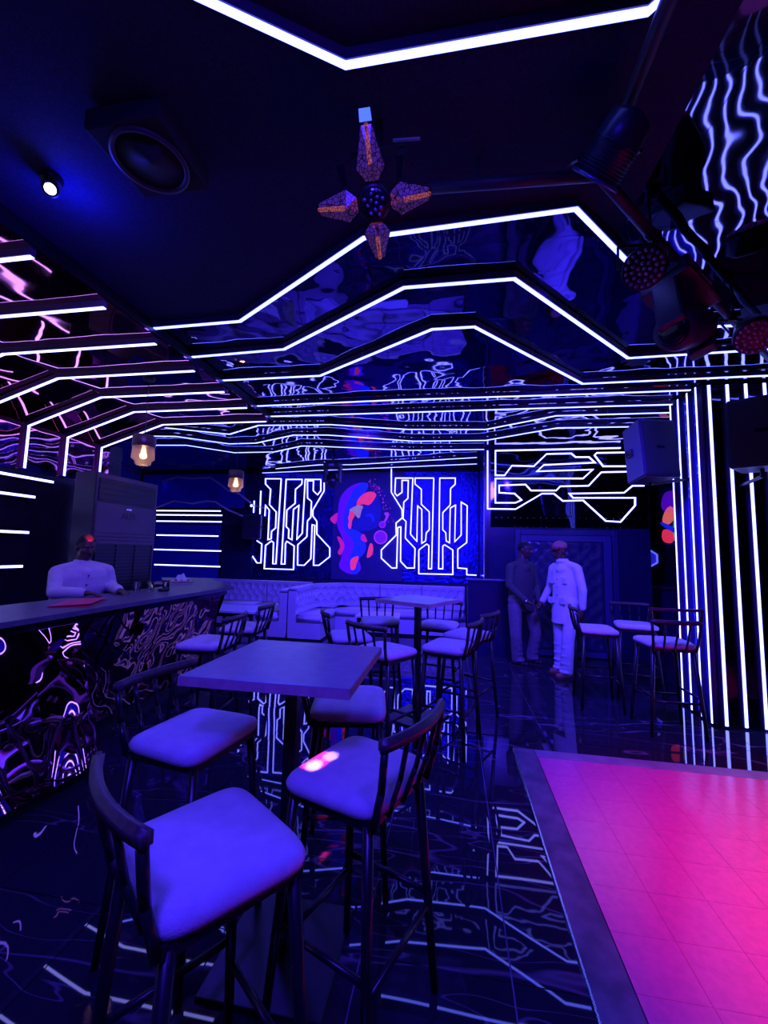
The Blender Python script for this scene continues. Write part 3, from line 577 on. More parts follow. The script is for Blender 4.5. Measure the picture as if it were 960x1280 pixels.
# pendants over the bar
def pendant(x, y, label):
    t = thing('pendant_lamp', label, 'lamp', (x, y, 2.36), 'glass pendants over the bar', local=True)
    top = (BARCEIL if y < 5 else CEIL) - 2.36
    obj('cord', tube(B(), (0, 0, .3), (0, 0, top), .004, n=6), M['black'], t)
    obj('ceiling_rose', lathe(B(), [(.05, top - .03), (.055, top)], n=20), M['black'], t)
    obj('cap', lathe(B(), [(.1, .185), (.104, .19), (.104, .285), (.09, .3), (.02, .305)], n=24), M['bronze'], t, True)
    bm = B(); lathe(bm, [(.098, .185), (.104, .07), (.075, .045), (.07, .012), (.05, .0), (.047, .004), (.066, .016), (.071, .048), (.1, .073), (.094, .185)], n=24, cap=False)
    obj('glass_shade', bm, M['lamp_glass'], t, True)
    obj('bulb', lathe(B(), [(.012, .19), (.014, .17), (.022, .14), (.016, .1), (.004, .085)], n=14), M['bulb'], t, True)
    obj('finial', lathe(B(), [(.004, -.03), (.012, -.018), (.012, 0)], n=12), M['bronze'], t, True)
    L = bpy.data.lights.new('bulb_light', 'POINT'); L.energy = 2.2; L.color = (1, .6, .3); L.shadow_soft_size = .03
    lo = bpy.data.objects.new('bulb_light', L); link(lo); lo.location = (x, y, 2.46)
pendant(-3.0, 3.53, 'glass pendant lamp in front of the air conditioner')
pendant(-3.0, 5.29, 'smaller-looking glass pendant lamp farther along the bar')

# ---------------------------------------------------------------- stools
def make_stool(label):
    t = thing('bar_stool', label, 'bar stool', (0, 0, 0), 'black bar stools with pale seats', local=True)
    # cushion: rounded square with a domed top
    bm = B(); n, m = 40, []
    def ring(k, z, inset):
        out = []
        for i in range(n):
            a = 2 * PI * i / n; c, s = math.cos(a), math.sin(a); e = 2 / 6.5
            taper = 1.0
            x = (.205 - inset) * math.copysign(abs(c) ** e, c); y = (.185 - inset) * math.copysign(abs(s) ** e, s)
            x *= 1 + .05 * (y / .185)
            out.append(bm.verts.new((x, y, z)))
        return out
    R = [ring(0, .762, .012), ring(1, .77, 0), ring(2, .79, -.004), ring(3, .806, .004), ring(4, .816, .022), ring(5, .822, .06), ring(6, .825, .12)]
    for a, b in zip(R, R[1:]):
        for i in range(n): bm.faces.new((a[i], a[(i + 1) % n], b[(i + 1) % n], b[i]))
    bm.faces.new(R[0][::-1]); bm.faces.new(R[-1])
    obj('seat', bm, M['cushion'], t, True, label='pale padded seat')
    bm = B()
    for a in ((-.185, .185, .145, .17), (-.185, .185, -.17, -.145), (-.185, -.16, -.145, .145), (.16, .185, -.145, .145)):
        box(bm, *a, .735, .764)
    obj('seat_frame', bm, M['stool_black'], t)
    top = lambda sx, sy: V((sx * .168, sy * .152, .75)); foot = lambda sx, sy: V((sx * .225, sy * .2, 0))
    at = lambda sx, sy, z: top(sx, sy).lerp(foot(sx, sy), (.75 - z) / .75)
    for sx in (-1, 1):
        for sy in (-1, 1):
            obj('leg', tube(B(), top(sx, sy), foot(sx, sy), .019, .014, 8, PI / 8), M['stool_black'], t, True)
    for (a, b, z) in (((-1, 1), (1, 1), .27), ((-1, -1), (1, -1), .3), ((-1, -1), (-1, 1), .34), ((1, -1), (1, 1), .34)):
        obj('footrest', tube(B(), at(*a, z), at(*b, z), .011, n=8), M['stool_black'], t, True)
    # back: a curved rail on two posts and three spindles
    def railp(u):  # u in -1..1
        return V((.214 * u, -.222 - .035 * (1 - u * u) , 1.008))
    pts = [railp(-1 + 2 * i / 14) for i in range(15)]
    bm = sweep(B(), pts, (0, 0, 1), -.0135, .0135, -.02, .02)
    bmesh.ops.bevel(bm, geom=[e for e in bm.edges if e.calc_length() < .5 and abs((e.verts[0].co - e.verts[1].co).z) < 1e-4 and abs((e.verts[0].co - e.verts[1].co).normalized().x) > .5], offset=.007, segments=2, affect='EDGES')
    obj('back_rail', bm, M['stool_rail'], t, True)
    for k, u in enumerate((-.94, -.48, 0, .48, .94)):
        q = railp(u) - V((0, 0, .018)); p = V((.178 * u / .94, -.178, .745))
        mid = p.lerp(q, .5) + V((0, -.008, 0)); r = .0125 if abs(u) > .9 else .009
        bm = tube(B(), p, mid, r, r, 8); tube(bm, mid, q, r, r, 8)
        obj('back_post' if abs(u) > .9 else 'spindle', bm, M['stool_black'], t, True)
    return t

STOOLS = [
 ('nearest bar stool at the lower left, back toward the left edge', -.629, 1.081, -35.5),
 ('bar stool left of the near table, facing it from the bar side', -1.076, 1.691, -100),
 ('bar stool right of the near table with red light on its seat', -.324, 1.532, 67.4),
 ('bar stool half hidden behind the right corner of the near table', -.527, 2.19, -79),
 ('bar stool before the far table, its back toward the near table', -.53, 3.35, -32.7),
 ('bar stool left of the far table, its back to the left', -.942, 3.82, -66),
 ('bar stool behind the far table on the left, before the sofa', -.821, 4.75, 198),
 ('bar stool behind the far table on the right, facing the camera', -.14, 4.68, 168),
 ('front bar stool of the pair right of the far table', -.018, 3.638, 71),
 ('rear bar stool of the pair right of the far table', .16, 4.2, 62),
 ('bar stool at the bar counter, nearer one of the two', -2.001, 3.239, 93.5),
 ('bar stool at the bar counter, farther one of the two', -2.06, 3.95, 95),
 ('bar stool beside the man in white, its back toward him', 1.545, 4.9, -95),
 ('bar stool behind the double-railed one by the column', 2.1, 5.32, 170),
 ('double-railed bar stool nearest the striped column', 1.968, 4.354, 1.5)]
proto = None
for lab, x, y, rz in STOOLS:
    if proto is None: o = proto = make_stool(lab)
    else: o = copy_tree(proto); o['label'] = lab
    o.location = (x, y, 0); o.rotation_euler = (0, 0, R(rz))
# the last one has a second rail on taller posts
pts = [V((.217 * (-1 + 2 * i / 14), -.232 - .035 * (1 - (-1 + 2 * i / 14) ** 2), 1.12)) for i in range(15)]
obj('upper_rail', sweep(B(), pts, (0, 0, 1), -.01, .01, -.012, .012), M['stool_rail'], o)
for u in (-1, 1):
    obj('upper_post', tube(B(), (.2 * u, -.218, .98), (.21 * u, -.236, 1.11), .012), M['stool_black'], o)

# ---------------------------------------------------------------- tables
def ptable(label, cx, cy, w, rz, post=.028):
    t = thing('bistro_table', label, 'table', (cx, cy, 0), 'tall square bistro tables', rz=rz, local=True)
    h = w / 2
    obj('tabletop', bx(-h, h, -h, h, 1.084, 1.12, bev=.003), M['table_top'], t)
    e = .0012
    bm = B()
    for a in ((-h - e, h + e, -h - e, -h + .001), (-h - e, h + e, h - .001, h + e), (-h - e, -h + .001, -h, h), (h - .001, h + e, -h, h)): box(bm, *a, 1.086, 1.117)
    obj('edge_band', bm, M['table_edge'], t, label='lighter wood edge band')
    obj('post', tube(B(), (0, 0, .02), (0, 0, 1.07), post * 1.3, n=4, roll=PI / 4), M['stool_black'], t)
    obj('mounting_plate', bx(-.14, .14, -.14, .14, 1.07, 1.084), M['stool_black'], t)
    obj('base_plate', bx(-.23, .23, -.23, .23, 0, .016, bev=.004), M['base_plate'], t)
    return t
ptable('tall square table nearest the camera, between the stools', -.65, 1.70, .63, 0)
ptable('tall square table before the sofa, farther of the two', -.33, 4.12, .6, R(-27))

def ltable(label, pts, z, m, m2):
    c = sum((V((x, y, 0)) for x, y in pts), V()) / 4
    t = thing('coffee_table', label, 'table', c)
    obj('tabletop', poly(B(), [(x, y, z - .03) for x, y in pts], (0, 0, 1), .03), M[m], t)
    for x, y in pts:
        p = c + (V((x, y, 0)) - c) * .85
        obj('leg', bx(p.x - .025, p.x + .025, p.y - .025, p.y + .025, 0, z - .03), M[m2], t)
    obj('apron', sweep(B(), [tuple(c + (V((x, y, z - .1)) - c) * .85)[:2] + (z - .1,) for x, y in pts + pts[:1]], (0, 0, 1), -.01, .01, 0, .07), M[m2], t)
ltable('low pale table by the end of the bar', [(-4.1, 6.65), (-3.3, 6.65), (-3.55, 7.45), (-4.35, 7.45)], .5, 'white_top', 'stool_black')
ltable('low pale table before the sofa, behind the far stools', [(-1.6, 6.85), (-.85, 6.85), (-.9, 7.45), (-1.6, 7.45)], .5, 'white_top', 'stool_black')

# ---------------------------------------------------------------- sofas
def sofa_run(t, p0, p1, inward, zt=.9, depth=.62, seg=.95, arm0=False, arm1=False):
    """straight run of tufted sofa; p0->p1 along the back, inward = unit vector toward the seat"""
    p0, p1, w = V((*p0, 0)), V((*p1, 0)), V((*inward, 0)); L = (p1 - p0).length; d = (p1 - p0) / L
    n = max(1, round(L / seg)); s = L / n
    for k in range(n):
        a = p0 + d * (k * s + .006); q = a + d * (s - .012)
        bm = B(); sp, hg = tufted(bm, a + w * .14 + V((0, 0, .42)), d, (0, 0, 1), w, s - .012, zt - .45, .16, .19, .05, 7, .035)
        # shell around the cushion
        for z0, z1, o0, o1 in ((.1, zt - .03, 0, .14), (zt - .05, zt, 0, .165)):
            c = [a + w * o0, q + w * o0, q + w * o1, a + w * o1]
            poly(bm, [(v.x, v.y, z0) for v in c], (0, 0, 1), z1 - z0)
        b = obj('backrest', bm, M['sofa'], t, False)
        for u, v in sp:
            c = a + d * u + w * (.14 + hg(u, v)) + V((0, 0, .42 + v))
            obj('tuft_button', sph(B(), c, .017, 8, 5), M['sofa_button'], b)
        c = [a + w * .15, q + w * .15, q + w * depth, a + w * depth]
        bm = poly(B(), [(v.x, v.y, .3) for v in c], (0, 0, 1), .15)
        bmesh.ops.bevel(bm, geom=list(bm.edges), offset=.03, segments=3, affect='EDGES')
        obj('seat_cushion', bm, M['sofa'], t, True)
    c = [p0 + w * .01, p1 + w * .01, p1 + w * (depth - .02), p0 + w * (depth - .02)]
    obj('base', poly(B(), [(v.x, v.y, .04) for v in c], (0, 0, 1), .26), M['sofa'], t)
t = thing('tufted_sofa', 'pale tufted corner sofa under the left neon sign', 'sofa', (-4, 8.3, 0))
sofa_run(t, (-6.0, 8.7), (-2.98, 8.7), (0, -1), .88, .75)
sofa_run(t, (-2.87, 7.9), (-2.87, 7.0), (-1, 0), .86, .6)
t = thing('tufted_sofa', 'pale tufted U-shaped sofa under the painted head', 'sofa', (-1.2, 8.2, 0))
sofa_run(t, (-2.84, 6.98), (-2.84, 8.05), (1, 0), .9, .62)
sofa_run(t, (-2.84, 8.07), (-2.35, 8.6), (.735, -.678), .9, .5)
sofa_run(t, (-2.33, 8.62), (.25, 8.62), (0, -1), .9, .75)
# ---------------------------------------------------------------- people
def capsule(bm, a, b, ra, rb, n=12):
    tube(bm, a, b, ra, rb, n); sph(bm, a, ra, n, 8); sph(bm, b, rb, n, 8)

def fuse(name, bm, mat, parent, voxel, smooth=6, label=None):
    """one continuous skin over overlapping shapes"""
    me = bpy.data.meshes.new('tmp'); bm.to_mesh(me); bm.free()
    o = bpy.data.objects.new('tmp', me); link(o)
    m = o.modifiers.new('r', 'REMESH'); m.mode = 'VOXEL'; m.voxel_size = voxel
    if smooth:
        s = o.modifiers.new('s', 'SMOOTH'); s.iterations = smooth; s.factor = .5
    dg = bpy.context.evaluated_depsgraph_get(); dg.update()
    me2 = bpy.data.meshes.new_from_object(o.evaluated_get(dg))
    bpy.data.objects.remove(o); bpy.data.meshes.remove(me)
    b2 = bmesh.new(); b2.from_mesh(me2); bpy.data.meshes.remove(me2)
    return obj(name, b2, mat, parent, True, label)

def hand(bm, wrist, tip, back, s=1.0, curl=.35, thumb=1):
    """palm, four unequal bent fingers and a thumb leaving the side of the palm"""
    w, tp = V(wrist), V(tip); d = (tp - w).normalized(); bk = V(back); bk = (bk - d * bk.dot(d)).normalized(); side = d.cross(bk)
    palm = w + d * .05 * s
    rot = Matrix((side, d, bk)).transposed()
    sph(bm, palm, (.041 * s, .052 * s, .016 * s), 12, 8, rot)
    capsule(bm, w - d * .02, w + d * .03 * s, .026 * s, .025 * s)
    for k, L in enumerate((.068, .078, .073, .056)):
        b = palm + d * .04 * s + side * (.029 - .0195 * k) * s
        dd = d; p = b
        for q in range(3):
            dd = (dd - bk * curl).normalized(); e = p + dd * L * (.45, .32, .25)[q] * s
            capsule(bm, p, e, .0092 * s, .0085 * s, 8); p = e
    b = w + d * .025 * s + side * .03 * s * thumb
    e = b + (d * .6 + side * .75 * thumb - bk * .3).normalized() * .042 * s
    capsule(bm, b, e, .0115 * s, .0105 * s, 8); capsule(bm, e, e + (d * .9 + side * .2 * thumb - bk * .35).normalized() * .03 * s, .0105 * s, .009 * s, 8)

def person(label, Jt, face, top, legs, shoes, skin, hair, pitch=.1, bulk=1.0, sleeve=.048, pant=(.095, .075, .07), cap=None, collar=False, crew=False):
    J = {k: V(v) for k, v in Jt.items()}
    f = V((*face, 0)).normalized(); up = V((0, 0, 1)); rt = f.cross(up)
    base = V(((J['ar'].x + J['al'].x) / 2, (J['ar'].y + J['al'].y) / 2, 0))
    t = thing('person', label, 'person', base)
    ff = (f - up * pitch).normalized(); uu = rt.cross(ff); hr = Matrix((rt, ff, uu)).transposed()
    H = J['head']; at = lambda x, y, z: H + rt * x + ff * y + uu * z
    # ---- body: head, neck, torso, limbs, hands as one skin
    bm = B()
    sph(bm, at(0, -.01, .03), (.074, .094, .088), 20, 14, hr)
    sph(bm, at(0, .022, -.03), (.06, .07, .09), 18, 12, hr)
    sph(bm, at(0, .05, -.085), (.034, .032, .03), 12, 8, hr)          # chin
    capsule(bm, at(0, .088, .012), at(0, .108, -.028), .009, .014)      # nose
    sph(bm, at(.013, .094, -.03), .009); sph(bm, at(-.013, .094, -.03), .009)
    capsule(bm, at(-.032, .082, .028), at(.032, .082, .028), .011, .011)  # brow
    for s in (-1, 1):
        sph(bm, at(.073 * s, -.01, -.01), (.011, .02, .033), 10, 8, hr)
        sph(bm, at(.042 * s, .062, -.022), (.022, .024, .02), 10, 8, hr)
    capsule(bm, at(-.018, .086, -.058), at(.018, .086, -.058), .0085, .0085)
    capsule(bm, at(-.015, .084, -.07), at(.015, .084, -.07), .0085, .0085)
    nb = J['neck']; sc_ = (J['sr'] + J['sl']) / 2; pc = (J['pr'] + J['pl']) / 2
    capsule(bm, nb - up * .03, at(0, -.02, -.06), .058, .054)
    capsule(bm, sc_ - up * .08 - f * .02, pc, .085, .09); capsule(bm, J['sr'], J['sl'], .04, .04)
    for s in 'rl':
        capsule(bm, J['s' + s], J['e' + s], .045, .036); capsule(bm, J['e' + s], J['w' + s], .036, .025)
        capsule(bm, J['p' + s], J['k' + s], .08, .055); capsule(bm, J['k' + s], J['a' + s] + up * .04, .052, .035)
        hd = J['h' + s] - J['w' + s]
        hd = hd.normalized() if hd.length > .01 else (J['w' + s] - J['e' + s]).normalized()
        hand(bm, J['w' + s], J['w' + s] + hd * .1, up if abs(hd.z) < .7 else (rt if s == 'r' else -rt), 1.0, .3, 1 if s == 'l' else -1)
    body = fuse('body', bm, skin, t, .0075, 3, 'dark brown skin')
    for s in (-1, 1):
        obj('eye', sph(B(), at(.031 * s, .074, .008), (.012, .008, .006), 12, 8, hr), M['eye'], body, True)
    # ---- trousers
    bm = B(); w0, w1, w2 = pant
    capsule(bm, J['pr'] + up * .1, J['pl'] + up * .1, .1 * bulk, .1 * bulk); capsule(bm, J['pr'] + up * .03, J['pl'] + up * .03, .084 * bulk, .084 * bulk)
    for s in 'rl':
        p, k, a = J['p' + s], J['k' + s], J['a' + s]
        capsule(bm, p, k, w0 * bulk, w1); capsule(bm, k, a + up * .02, w1, w2)
        for q in (.25, .5, .72, .86):   # soft folds
            m = k.lerp(a, q); sph(bm, m + f * .012, (w1 * .98, w1 * .98, .018), 12, 6)
        sph(bm, a + up * .015 + f * .03, (w2 * 1.02, w2 * 1.12, .035), 14, 8)
    bmesh.ops.bisect_plane(bm, geom=bm.verts[:] + bm.edges[:] + bm.faces[:], plane_co=(0, 0, -5), plane_no=(0, 0, 1))
    fuse('trousers', bm, legs, t, .011, 3)
    # ---- upper garment
    bm = B(); hip = pc + up * (.0 if collar else .05)
    bl = bulk
    ch = sc_.lerp(pc, .3)
    for s in 'rl':
        capsule(bm, sc_ + up * .035, J['s' + s] - (J['s' + s] - sc_) * .12 + up * .002, .07, .056)
    rotb = Matrix(((J['sl'] - J['sr']).normalized(), (J['sl'] - J['sr']).normalized().cross(up) * -1, up)).transposed()
    sw = (J['sl'] - J['sr']).length / 2
    ax_ = (J['sl'] - J['sr']); ax_.z = 0; ax_.normalize(); dn = pc - sc_
    hem = 1.3 if collar else 1.1
    secs = [(-.1, .55, .075), (0, .86, .1), (.12, .97, .122), (.35, .96, .135), (.6, .9, .13), (.85, .9, .13), (1.05, .94, .136), (hem, .95, .138)]
    rings = []
    for q, wq_, dq in secs:
        c = sc_ + dn * q - f * .005
        rings.append([bm.verts.new(c + ax_ * (sw * wq_ * bl * math.cos(2 * PI * i / 24)) + f * (dq * bl * math.sin(2 * PI * i / 24))) for i in range(24)])
    for a, b in zip(rings, rings[1:]):
        for i in range(24): bm.faces.new((a[i], a[(i + 1) % 24], b[(i + 1) % 24], b[i]))
    bm.faces.new(rings[0][::-1]); bm.faces.new(rings[-1]); bmesh.ops.recalc_face_normals(bm, faces=bm.faces)
    if bulk > 1.1: sph(bm, sc_.lerp(pc, .6) + f * .04, (.13, .13, .16), 16, 12, rotb)
    capsule(bm, sc_ + up * .02, nb - up * .03, .09, .07); sph(bm, sc_ + f * .03 - up * .03, (.1, .1, .08), 14, 10)
    for s in 'rl':
        capsule(bm, J['s' + s] - up * .018, J['e' + s], sleeve * 1.22, sleeve * 1.08); wq = J['e' + s].lerp(J['w' + s], .93)
        capsule(bm, J['e' + s], wq, sleeve * 1.08, sleeve * .82)
        for q in (.3, .6, .85): sph(bm, J['e' + s].lerp(J['w' + s], q), sleeve * (1.06 - .16 * q), 10, 6)
        for q in (.55, .8): sph(bm, J['s' + s].lerp(J['e' + s], q), sleeve * (1.22 - .08 * q), 10, 6)
    g = fuse('jacket' if collar else ('sweater' if crew else 'shirt'), bm, top, t, .01, 3)
    if collar:
        obj('collar', lathe(B(), [(.068, -.03), (.064, .02), (.071, .022), (.082, -.02)], nb, 20, (0, 0, 1), False), top, g, True)
        for z, s_ in ((.72, -1), (.72, 1), (.26, -1), (.26, 1)):
            c = pc.lerp(sc_, z) + f * ((.122 if z > .5 else .142) * bl) + rotb @ V((s_ * -sw * .45, 0, 0)) - f * .0
            sd = rt; q = [c + sd * a + up * b_ for a, b_ in ((-.05, -.045), (0, -.058), (.05, -.045), (.05, .025), (-.05, .025))]
            obj('pocket_flap', poly(B(), [v - f * .02 for v in q], f, .028), top, g)
    else:
        obj('neckband', lathe(B(), [(.069, -.03), (.062, .004), (.066, .008), (.076, -.025)], nb, 20, (0, 0, 1), False), top, g, True)
    # buttons down the front
    if not crew:
        for q in (.9, .72, .54, .36):
            c = pc.lerp(sc_, q) + f * (.132 * bl)
            obj('button', sph(B(), c, .008, 8, 6), M['stud_dark'], g)
    # ---- hair or cap
    bm = B()
    if cap:
        sph(bm, at(0, -.008, .055), (.086, .105, .078), 20, 14, hr)
        bmesh.ops.bisect_plane(bm, geom=bm.verts[:] + bm.edges[:] + bm.faces[:], plane_co=at(0, 0, .035), plane_no=-uu, clear_outer=True)
        c = obj('cap', bm, cap, t, True)
        bm = B(); n = 12; a_, b_ = [], []
        for i in range(n + 1):
            an = PI * i / n
            a_.append(bm.verts.new(at(.08 * math.cos(an), .045 + .045 * math.sin(an), .05))); b_.append(bm.verts.new(at(.082 * math.cos(an), .06 + .13 * math.sin(an), .012 + .014 * math.sin(an))))
        for i in range(n): bm.faces.new((a_[i], a_[i + 1], b_[i + 1], b_[i]))
        bmesh.ops.solidify(bm, geom=bm.faces[:], thickness=.008)
        obj('cap_brim', bm, cap, c, True); obj('cap_button', sph(B(), at(0, -.008, .134), .007, 8, 6), cap, c)
    else:
        sph(bm, at(0, -.02, .042), (.08, .096, .086), 20, 14, hr)
        bmesh.ops.bisect_plane(bm, geom=bm.verts[:] + bm.edges[:] + bm.faces[:], plane_co=at(0, .03, .05), plane_no=(-uu + ff * .75).normalized(), clear_outer=True)
        obj('hair', bm, hair, t, True)
    # ---- shoes
    for s in 'rl':
        a = J['a' + s]; z = max(0, a.z - .07) if a.z > .12 else 0
        bm = B(); c = V((a.x, a.y, z))
        capsule(bm, c + up * .045 - f * .05, c + up * .04 + f * .13, .043, .04); capsule(bm, c + up * .07, c + up * .1, .042, .04)
        bmesh.ops.bisect_plane(bm, geom=bm.verts[:] + bm.edges[:] + bm.faces[:], plane_co=c + up * .003, plane_no=(0, 0, -1), clear_outer=True)
        sh = obj('shoe', bm, shoes, t, True)
        q = [c + f * u + rt * v for u, v in ((-.098, -.03), (-.06, -.044), (.1, -.044), (.172, -.022), (.172, .022), (.1, .044), (-.06, .044), (-.098, .03))]
        obj('sole', poly(B(), [(v.x, v.y, c.z + .001) for v in q], (0, 0, 1), .018), M['sole'], sh)
    return t, J, f

for d in (MAN_DARK, MAN_WHITE, BARTENDER):
    for k in ('ar', 'al'): d[k] = (d[k][0], d[k][1], .075)
MAN_WHITE['ar'] = (1.44, 6.02, .075)
BARTENDER.update(sr=(-3.58, 3.28, 1.335), sl=(-3.38, 3.62, 1.34), neck=(-3.5, 3.45, 1.425), head=(-3.46, 3.44, 1.55), er=(-3.47, 3.17, 1.15), wr=(-3.2, 3.2, 1.155), hr=(-3.1, 3.24, 1.145), el=(-3.36, 3.66, 1.17), wl=(-3.1, 3.48, 1.155), hl=(-3.0, 3.44, 1.145),
  pr=(-3.6, 3.37, .86), pl=(-3.52, 3.53, .86), kr=(-3.55, 3.36, .46), kl=(-3.47, 3.55, .46), ar=(-3.58, 3.36, .075), al=(-3.5, 3.56, .075))
t, J, f = person('man in a dark sweater and grey trousers shaking hands by the padded door', MAN_DARK, (.85, -.5), M['sweater'], M['trouser_grey'], M['shoe_dark'], M['skin'], M['hair'], .08, 1.02, .05, (.1, .082, .078), crew=True)
obj('wristwatch', lathe(B(), [(.036, -.012), (.039, 0), (.036, .012)], J['er'].lerp(J['wr'], .96), 18, J['wr'] - J['er']), M['chrome'], t, True)
person('man in a white jacket, white trousers and pale cap shaking hands', MAN_WHITE, (-.9, -.42), M['white_cloth'], M['white_cloth'], M['shoe_brown'], M['skin'], M['hair'], .06, .95, .05, (.092, .08, .075), cap=M['cap'], collar=True)
person('barman in a pale shirt looking down behind the bar counter', BARTENDER, (.9, -.42), M['shirt'], M['trouser_grey'], M['shoe_dark'], M['skin'], M['hair'], .2, 1.15, .054)

# ---------------------------------------------------------------- stage lamps, speakers
def along(t, d):  # rotation taking +z to d
    return V((0, 0, 1)).rotation_difference(V(d).normalized()).to_matrix()

def shaft(name, bm_prof, c, axis, n, mat, parent, smooth=True, cap=True):
    return obj(name, lathe(B(), bm_prof, c, n, axis, cap), mat, parent, smooth)

# flower-shaped effect light hanging in front of the picture's centre
C = V((-.31, 1.45, 2.93)); fx = thing('flower_light', 'black effect light with four crackle-glass diamond petals hanging overhead', 'stage light', C)
ax = V((.15, -.62, -.77)).normalized(); u = V((1, 0, 0)); u = (u - ax * u.dot(ax)).normalized(); v = ax.cross(u); v = -v if v.z < 0 else v
shaft('hub', [(.03, -.11), (.055, -.09), (.062, -.02), (.062, .01), (.053, .016)], C, ax, 24, M['black'], fx)
hubf = shaft('hub_lens', [(.052, .012), (.048, .02), (.016, .024)], C, ax, 24, M['lens_dark'], fx)
for i in range(12):
    a = 2.399 * i; r = .043 * math.sqrt((i + .5) / 12)
    obj('led_lens', sph(B(), C + u * r * math.cos(a) + v * r * math.sin(a) + ax * .024, 0.007, 8, 6), M['led_lens'], hubf, True)
for k, (dv, L) in enumerate(((v, .17), (u, .165), (-v, .14), (-u, .165))):
    w = ax.cross(dv).normalized(); o0 = C + dv * .06 + ax * .0
    P = lambda a, b, h: o0 + dv * a + w * b + ax * h
    rim = [P(0, -.025, 0), P(L * .25, -.056, .0), P(L, -.02, -.02), P(L, .02, -.02), P(L * .25, .056, .0), P(0, .025, 0)]
    bkp = [P(0, -.025, -.04), P(L * .25, -.056, -.055), P(L, -.02, -.055), P(L, .02, -.055), P(L * .25, .056, -.055), P(0, .025, -.04)]
    bm = B(); a = [bm.verts.new(x) for x in rim]; b = [bm.verts.new(x) for x in bkp]
    bm.faces.new(a); bm.faces.new(b[::-1])
    for i in range(6): bm.faces.new((a[i], b[i], b[(i + 1) % 6], a[(i + 1) % 6]))
    pet = obj('petal', bm, M['black'], fx)
    peak = P(L * .3, 0, .035); s = .9
    c0 = sum(rim, V()) / 6
    rr = [c0 + (x - c0) * s + ax * .002 for x in rim]
    for i in range(6):
        x, y = rr[i], rr[(i + 1) % 6]; nrm = (y - x).cross(peak - x).normalized()
        if nrm.dot(ax) < 0: nrm = -nrm
        bm = poly(B(), [x, y, peak], nrm, .003)
        obj('petal_glass', bm, M['crackle_orange'] if i in (5,) and k != 0 else M['crackle'], pet)
    bm = tube(B(), P(L * .34, 0, .038), P(L * .97, 0, -.012), .009, .007, 6)
    obj('light_bar', bm, M['amber'], pet)
    if k == 0: obj('petal_tip', poly(B(), [P(L, -.022, -.02), P(L, .022, -.02), P(L * 1.2, .02, -.035), P(L * 1.2, -.02, -.035)], ax, .01), M['tip_blue'], pet, label='pale blue lit end plate')
yk = C - ax * .06
for s in (-1, 1):
    obj('yoke_arm', sweep(B(), [yk + u * .1 * s, yk + u * .115 * s + v * .12, V((C.x + .1 * s, C.y + .06, CEIL - .14))], V((0, 1, 0)), -.01, .01, -.004, .004), M['black'], fx)
obj('yoke_bar', bx(C.x - .11, C.x + .11, C.y + .045, C.y + .075, CEIL - .145, CEIL - .135), M['black'], fx)
obj('stem', tube(B(), (C.x, C.y + .06, CEIL - .14), (C.x, C.y + .06, CEIL - .012), .018), M['black'], fx)
obj('cable', tube(B(), (C.x + .06, C.y + .06, CEIL - .1), (C.x + .17, C.y + .04, CEIL - .13), .006), M['grey_cable'], fx)

# ceiling spotlight that shines blue at the upper left
c = V((-1.93, 1.54, CEIL - .012)); t = thing('ceiling_spotlight', 'small ceiling spotlight glowing blue at the upper left', 'spotlight', c)
d = (V((0, 0, 1.58)) - c).normalized()
obj('canopy', lathe(B(), [(.045, -.02), (.05, 0)], c, 20), M['black'], t)
obj('stem', tube(B(), c, c + d * .04 - V((0, 0, .02)), .009), M['black'], t)
hc = c + V((0, 0, -.05)) + d * .02
shaft('head', [(.03, -.04), (.036, -.03), (.036, .04), (.03, .045)], hc, d, 20, M['black'], t)
shaft('lens', [(.023, .04), (.023, .05), (.012, .054)], hc, d, 20, M['lens_blue'], t)

# round loudspeaker in a box under the matte ceiling
c = V((-1.31, 1.45, CEIL - .012)); t = thing('ceiling_speaker', 'dim round loudspeaker in a dark box on the matte ceiling', 'loudspeaker', c)
obj('box', bx(c.x - .17, c.x + .17, c.y - .17, c.y + .17, c.z - .09, c.z, bev=.01), M['black_matte'], t)
o = shaft('cone_ring', [(.155, -.01), (.155, .01), (.138, .012), (.13, -.004)], c - V((0, 0, .09)), (0, 0, -1), 40, M['ring_grey'], t, cap=False)
shaft('cone', [(.134, .002), (.05, -.04), (.045, -.04)], c - V((0, 0, .09)), (0, 0, -1), 40, M['cone'], t)
shaft('dust_cap', [(.05, -.034), (.037, -.022), (.012, -.018)], c - V((0, 0, .09)), (0, 0, -1), 24, M['ring_grey'], t)

# pipe that carries the lamps on the right
t = thing('lighting_pipe', 'dark bent lighting pipe under the ceiling carrying the stage lamps', 'pipe', (.7, 1.8, 3.2))
PP = [(-.12, 1.72, 3.22), (.62, 1.76, 3.22), (.98, 2.14, 3.22), (2.6, 3.75, 3.22)]
for a, b in zip(PP, PP[1:]): obj('pipe', tube(B(), a, b, .025, n=14), M['pipe'], t, True)
for p in PP[1:3]: obj('elbow', sph(B(), p, .03, 12, 8), M['pipe'], t, True)
obj('pipe', tube(B(), (.62, .2, 3.22), (.62, 1.76, 3.22), .025, n=14), M['pipe'], t, True)
for p in ((.1, 1.735), (.62, 1.76), (.98, 2.14), (1.9, 3.055)): obj('hanger', tube(B(), (*p, 3.22), (*p, CEIL), .009), M['pipe'], t)

